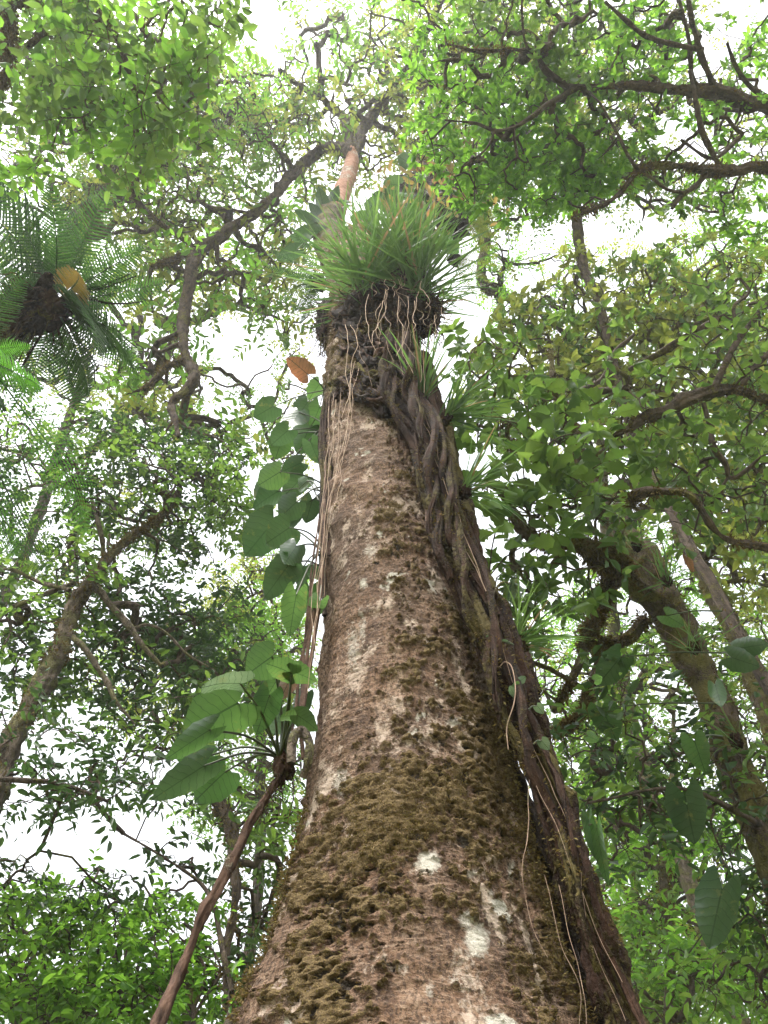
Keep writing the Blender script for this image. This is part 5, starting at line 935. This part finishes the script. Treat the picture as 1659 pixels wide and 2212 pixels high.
# --- lower right
tree('understory_tree', 'understory tree at the lower right with dark pointed leaves on thin branches', [[(1800, 2250, 5.2, 26), (1740, 1950, 6, 20), (1700, 1750, 6.6, 14), (1680, 1600, 7, 8)], [(1720, 1830, 6.2, 9), (1600, 1760, 5.9, 7), (1540, 1725, 5.8, 5), (1480, 1705, 5.7, 5), (1420, 1705, 5.6, 4), (1330, 1725, 5.5, 2.5), (1270, 1735, 5.4, 1.5)], [(1380, 1712, 5.6, 3), (1382, 1760, 5.6, 3), (1386, 1800, 5.6, 2)], [(1690, 1650, 6.6, 6), (1560, 1620, 6.4, 4), (1400, 1640, 6.2, 3), (1300, 1655, 6.1, 2)]],
     [(1340, 1740, 130, 50, 5.3, 6.2, 70), (1400, 1640, 150, 50, 5.8, 6.8, 60), (1530, 1730, 130, 70, 5.6, 6.6, 60), (1290, 1590, 90, 80, 5.8, 6.8, 50), (1580, 1600, 110, 90, 6, 7, 50), (1620, 1900, 80, 140, 5.6, 6.6, 60), (1300, 1830, 60, 60, 5.6, 6.4, 24), (1600, 2080, 110, 120, 5.4, 6.6, 90), (1720, 1800, 80, 250, 5.6, 6.8, 60), (1360, 1470, 70, 60, 6.4, 7.2, 24)],
     dict(dens=0.8, pick=240, mat=['l_dark', 'l_mid'], L=.17, w=.42, k=8, tl=.4, tpl='fold', rep=1, flat=.55, clump=.33), 'limb', twigr=.005, gapg=.85)
tree('slender_tree', 'slender pale mossy stem rising behind the lower right leaves', [[(1450, 2300, 8.2, 9), (1448, 2100, 9.2, 9), (1440, 1960, 10, 9), (1440, 1850, 10.8, 8), (1450, 1740, 11.7, 7), (1455, 1600, 13, 5), (1450, 1500, 14, 3)], [(1440, 1870, 10.6, 4), (1400, 1880, 10.4, 2.5), (1360, 1890, 10.2, 2)]],
     [(1430, 2130, 110, 100, 8.4, 10.5, 110), (1560, 2100, 110, 110, 8.6, 10.5, 110), (1380, 2010, 70, 90, 9, 11, 70), (1360, 1850, 60, 70, 9.5, 11.5, 46), (1460, 1780, 130, 60, 9.5, 12, 60), (1280, 1620, 80, 100, 10, 12, 70), (1500, 1450, 130, 110, 11, 14, 90)],
     dict(pick=120, mat=['l_mid', 'l_bright'], L=.20, w=.4, k=8, tl=.45, tpl='fold', rep=2, flat=.5), 'pale_limb', twigr=.006)
tree('distant_tree', 'bright yellow-green backdrop tree at the lower right beyond the strangler roots', [[(1400, 2400, 12, 10), (1380, 2000, 15, 9), (1360, 1700, 18, 6), (1340, 1500, 20, 4)], [(1380, 1950, 15.5, 5), (1500, 1850, 16, 3)], [(1370, 1850, 16.5, 5), (1290, 1750, 17, 3)]],
     [(1360, 1880, 120, 150, 13, 18, 240), (1480, 2060, 180, 140, 12, 16, 270), (1320, 1650, 140, 150, 15, 19, 220), (1560, 1800, 140, 160, 13, 17, 130), (1250, 1450, 150, 150, 16, 20, 200), (1450, 1300, 220, 150, 16, 20, 230), (1620, 1500, 100, 200, 14, 18, 140), (1400, 2180, 120, 70, 11, 14, 120), (1650, 2100, 100, 150, 11, 15, 100)],
     dict(dens=1.75, mat=['l_bright', 'l_olive', 'l_bright'], L=.18, w=.48, k=10, tl=.55, tpl='dia', rep=2), 'limb', gapg=.55, twigr=.010)


# ------------------------------------------------------------------ broad leaves hanging at the lower right
brd = thing('broad_leaved_climber', P(1590, 1750, 5.6), 'climber with a few very broad dark leaves on the thick mossy trunk at the right', 'plant')
for (bu, bv, tu, tv_, w, d, mat) in [(1480, 1720, 1500, 1820, 95, 5.2, 'l_heart_d'), (1560, 1920, 1530, 2050, 100, 4.8, 'l_heart_d'), (1340, 1420, 1290, 1480, 64, 6.4, 'l_heart'), (1300, 1530, 1330, 1590, 60, 6.2, 'l_heart'), (1545, 1480, 1560, 1530, 36, 5.6, 'l_heart_l'), (1440, 1330, 1475, 1350, 44, 6.6, 'l_heart_l'), (1580, 1420, 1640, 1440, 60, 5.6, 'l_heart_d'), (1600, 1400, 1660, 1390, 50, 5.7, 'l_heart_d'), (1500, 1600, 1520, 1660, 56, 5.6, 'l_heart')]:
    b_, t_ = P(bu, bv, d), P(tu, tv_, d + rng.uniform(-.15, .15)); lf = place_leaf(heart(mat, rng.integers(3)), b_, t_, w * d / F, view(bu, bv) + rng.normal(size=3) * .15 + [0, 0, .2], brd)
    c = P(1560, bv - 10, 6.2); stalk(c, b_, .006, lf, .03)
sm = thing('small_climber', P(1110, 1480, 3.9), 'thin vine with small pale green leaves on the strangler roots at mid height', 'plant')
a = [(1062, 1330, dq(1330, 2.7), 1.6), (1066, 1400, dq(1400, 2.6), 1.8), (1075, 1440, dq(1440, 2.58), 1.8), (1090, 1430, dq(1430, 2.55), 1.8), (1105, 1440, dq(1440, 2.55), 1.8), (1113, 1480, dq(1480, 2.55), 2), (1110, 1520, dq(1520, 2.55), 2), (1095, 1570, dq(1570, 2.58), 1.8), (1098, 1620, dq(1620, 2.58), 1.5)]
root_obj([(u, v, d, r * .6) for u, v, d, r in a], 'thread', 6, 70, .002, 9, .3, sm, 'stem')
for (bu, bv, tu, tv_, w, mat) in [(1108, 1490, 1122, 1472, 16, 'l_heart_l'), (1110, 1500, 1100, 1480, 14, 'l_heart_g'), (1122, 1472, 1136, 1462, 16, 'l_heart_g'), (1060, 1385, 1050, 1372, 12, 'l_heart_g'), (1085, 1385, 1100, 1382, 8, 'l_heart_g'), (1160, 1525, 1175, 1540, 22, 'l_heart_g'), (1170, 1600, 1186, 1618, 24, 'l_heart_g'), (1285, 1470, 1300, 1462, 22, 'l_heart_l'), (1270, 1590, 1292, 1600, 22, 'l_heart_l'), (1272, 1770, 1285, 1860, 30, 'l_heart_d'), (1290, 1790, 1305, 1900, 26, 'l_heart')]:
    d = dq(bv, 2.6); b_, t_ = P(bu, bv, d), P(tu, tv_, d); lf = place_leaf(heart(mat, 1), b_, t_, w * d / F, view(bu, bv) + rng.normal(size=3) * .3, sm); stalk(P(1110 if bu < 1150 else bu - 18, min(bv, 1700) + 8 if bu < 1250 else bv - 8, d), b_, .003, lf, .01)
slv = thing('silvery_leaf_sprig', P(1075, 1290, dq(1290, 2.7)), 'sprig of drooping silvery leaves hanging beside the strangler roots', 'plant')
for (bu, bv, tu, tv_, w) in [(1105, 1265, 1098, 1300, 12), (1108, 1262, 1112, 1296, 12), (1112, 1262, 1128, 1292, 14), (1104, 1262, 1120, 1250, 12), (1115, 1265, 1136, 1280, 12), (1108, 1264, 1104, 1308, 10)]:
    d = dq(bv, 2.75); lf = place_leaf(heart('l_heart_g', 2), P(bu, bv, d), P(tu, tv_, d), w * d / F, view(bu, bv) + rng.normal(size=3) * .3, slv)
B = MB(); ptube(B, [(1060, 1310, dq(1310, 2.75), 3), (1068, 1280, dq(1280, 2.75), 3), (1085, 1258, dq(1258, 2.75), 2.5), (1108, 1263, dq(1263, 2.75), 1.5)], 6, 24); B.build('stem', M['limb'], slv)
ydl = thing('withered_leaf', P(1486, 1210, 7.2), 'single orange withered leaf hanging before the mossy trunks at the right', 'leaf')
lf = place_leaf(heart('l_heart_o', 2), P(1484, 1205, 7.2), P(1498, 1236, 7.2), 18 * 7.2 / F, view(1484, 1205), ydl); stalk(P(1478, 1185, 7.3), P(1484, 1205, 7.2), .004, lf, .01)
# yellowing leaves round the dark root ball
yl = MB(); n = 260; uu = rng.normal(950, 60, n); vv = rng.normal(395, 45, n); pp = P(uu, vv, DY(vv.clip(300, 470), 2.8).clip(11, 17)); leaves(yl, pp, rng.normal(size=(n, 3)), rng.normal(size=(n, 3)) * .6 + [0, 0, 1], rng.uniform(.16, .3, n), .35, 'fold'); yl.build('small_leaves', M['l_yellow'], ball, 'stuff')

# ------------------------------------------------------------------ damp forest air
def haze():
    B = MB(); x0, x1, y0, y1, z0, z1 = -45, 45, -25, 60, -1.6, 45
    V = [(x, y, z) for z in (z0, z1) for y in (y0, y1) for x in (x0, x1)]
    B.add(V, Q=[(0, 2, 3, 1), (4, 5, 7, 6), (0, 1, 5, 4), (1, 3, 7, 5), (3, 2, 6, 7), (2, 0, 4, 6)])
    m, t, out = node_mat('damp_air'); pv = N(t, 'ShaderNodeVolumePrincipled'); pv.inputs['Color'].default_value = (.95, .97, 1, 1); pv.inputs['Density'].default_value = .0013; pv.inputs['Anisotropy'].default_value = 0.55
    t.links.new(pv.outputs[0], out.inputs['Volume']); o = B.build('haze', m, None, 'stuff', smooth=False)
    o['label'] = 'thin pale mist hanging in the forest air'; o['category'] = 'haze'
S.cycles.volume_bounces = 1
haze()
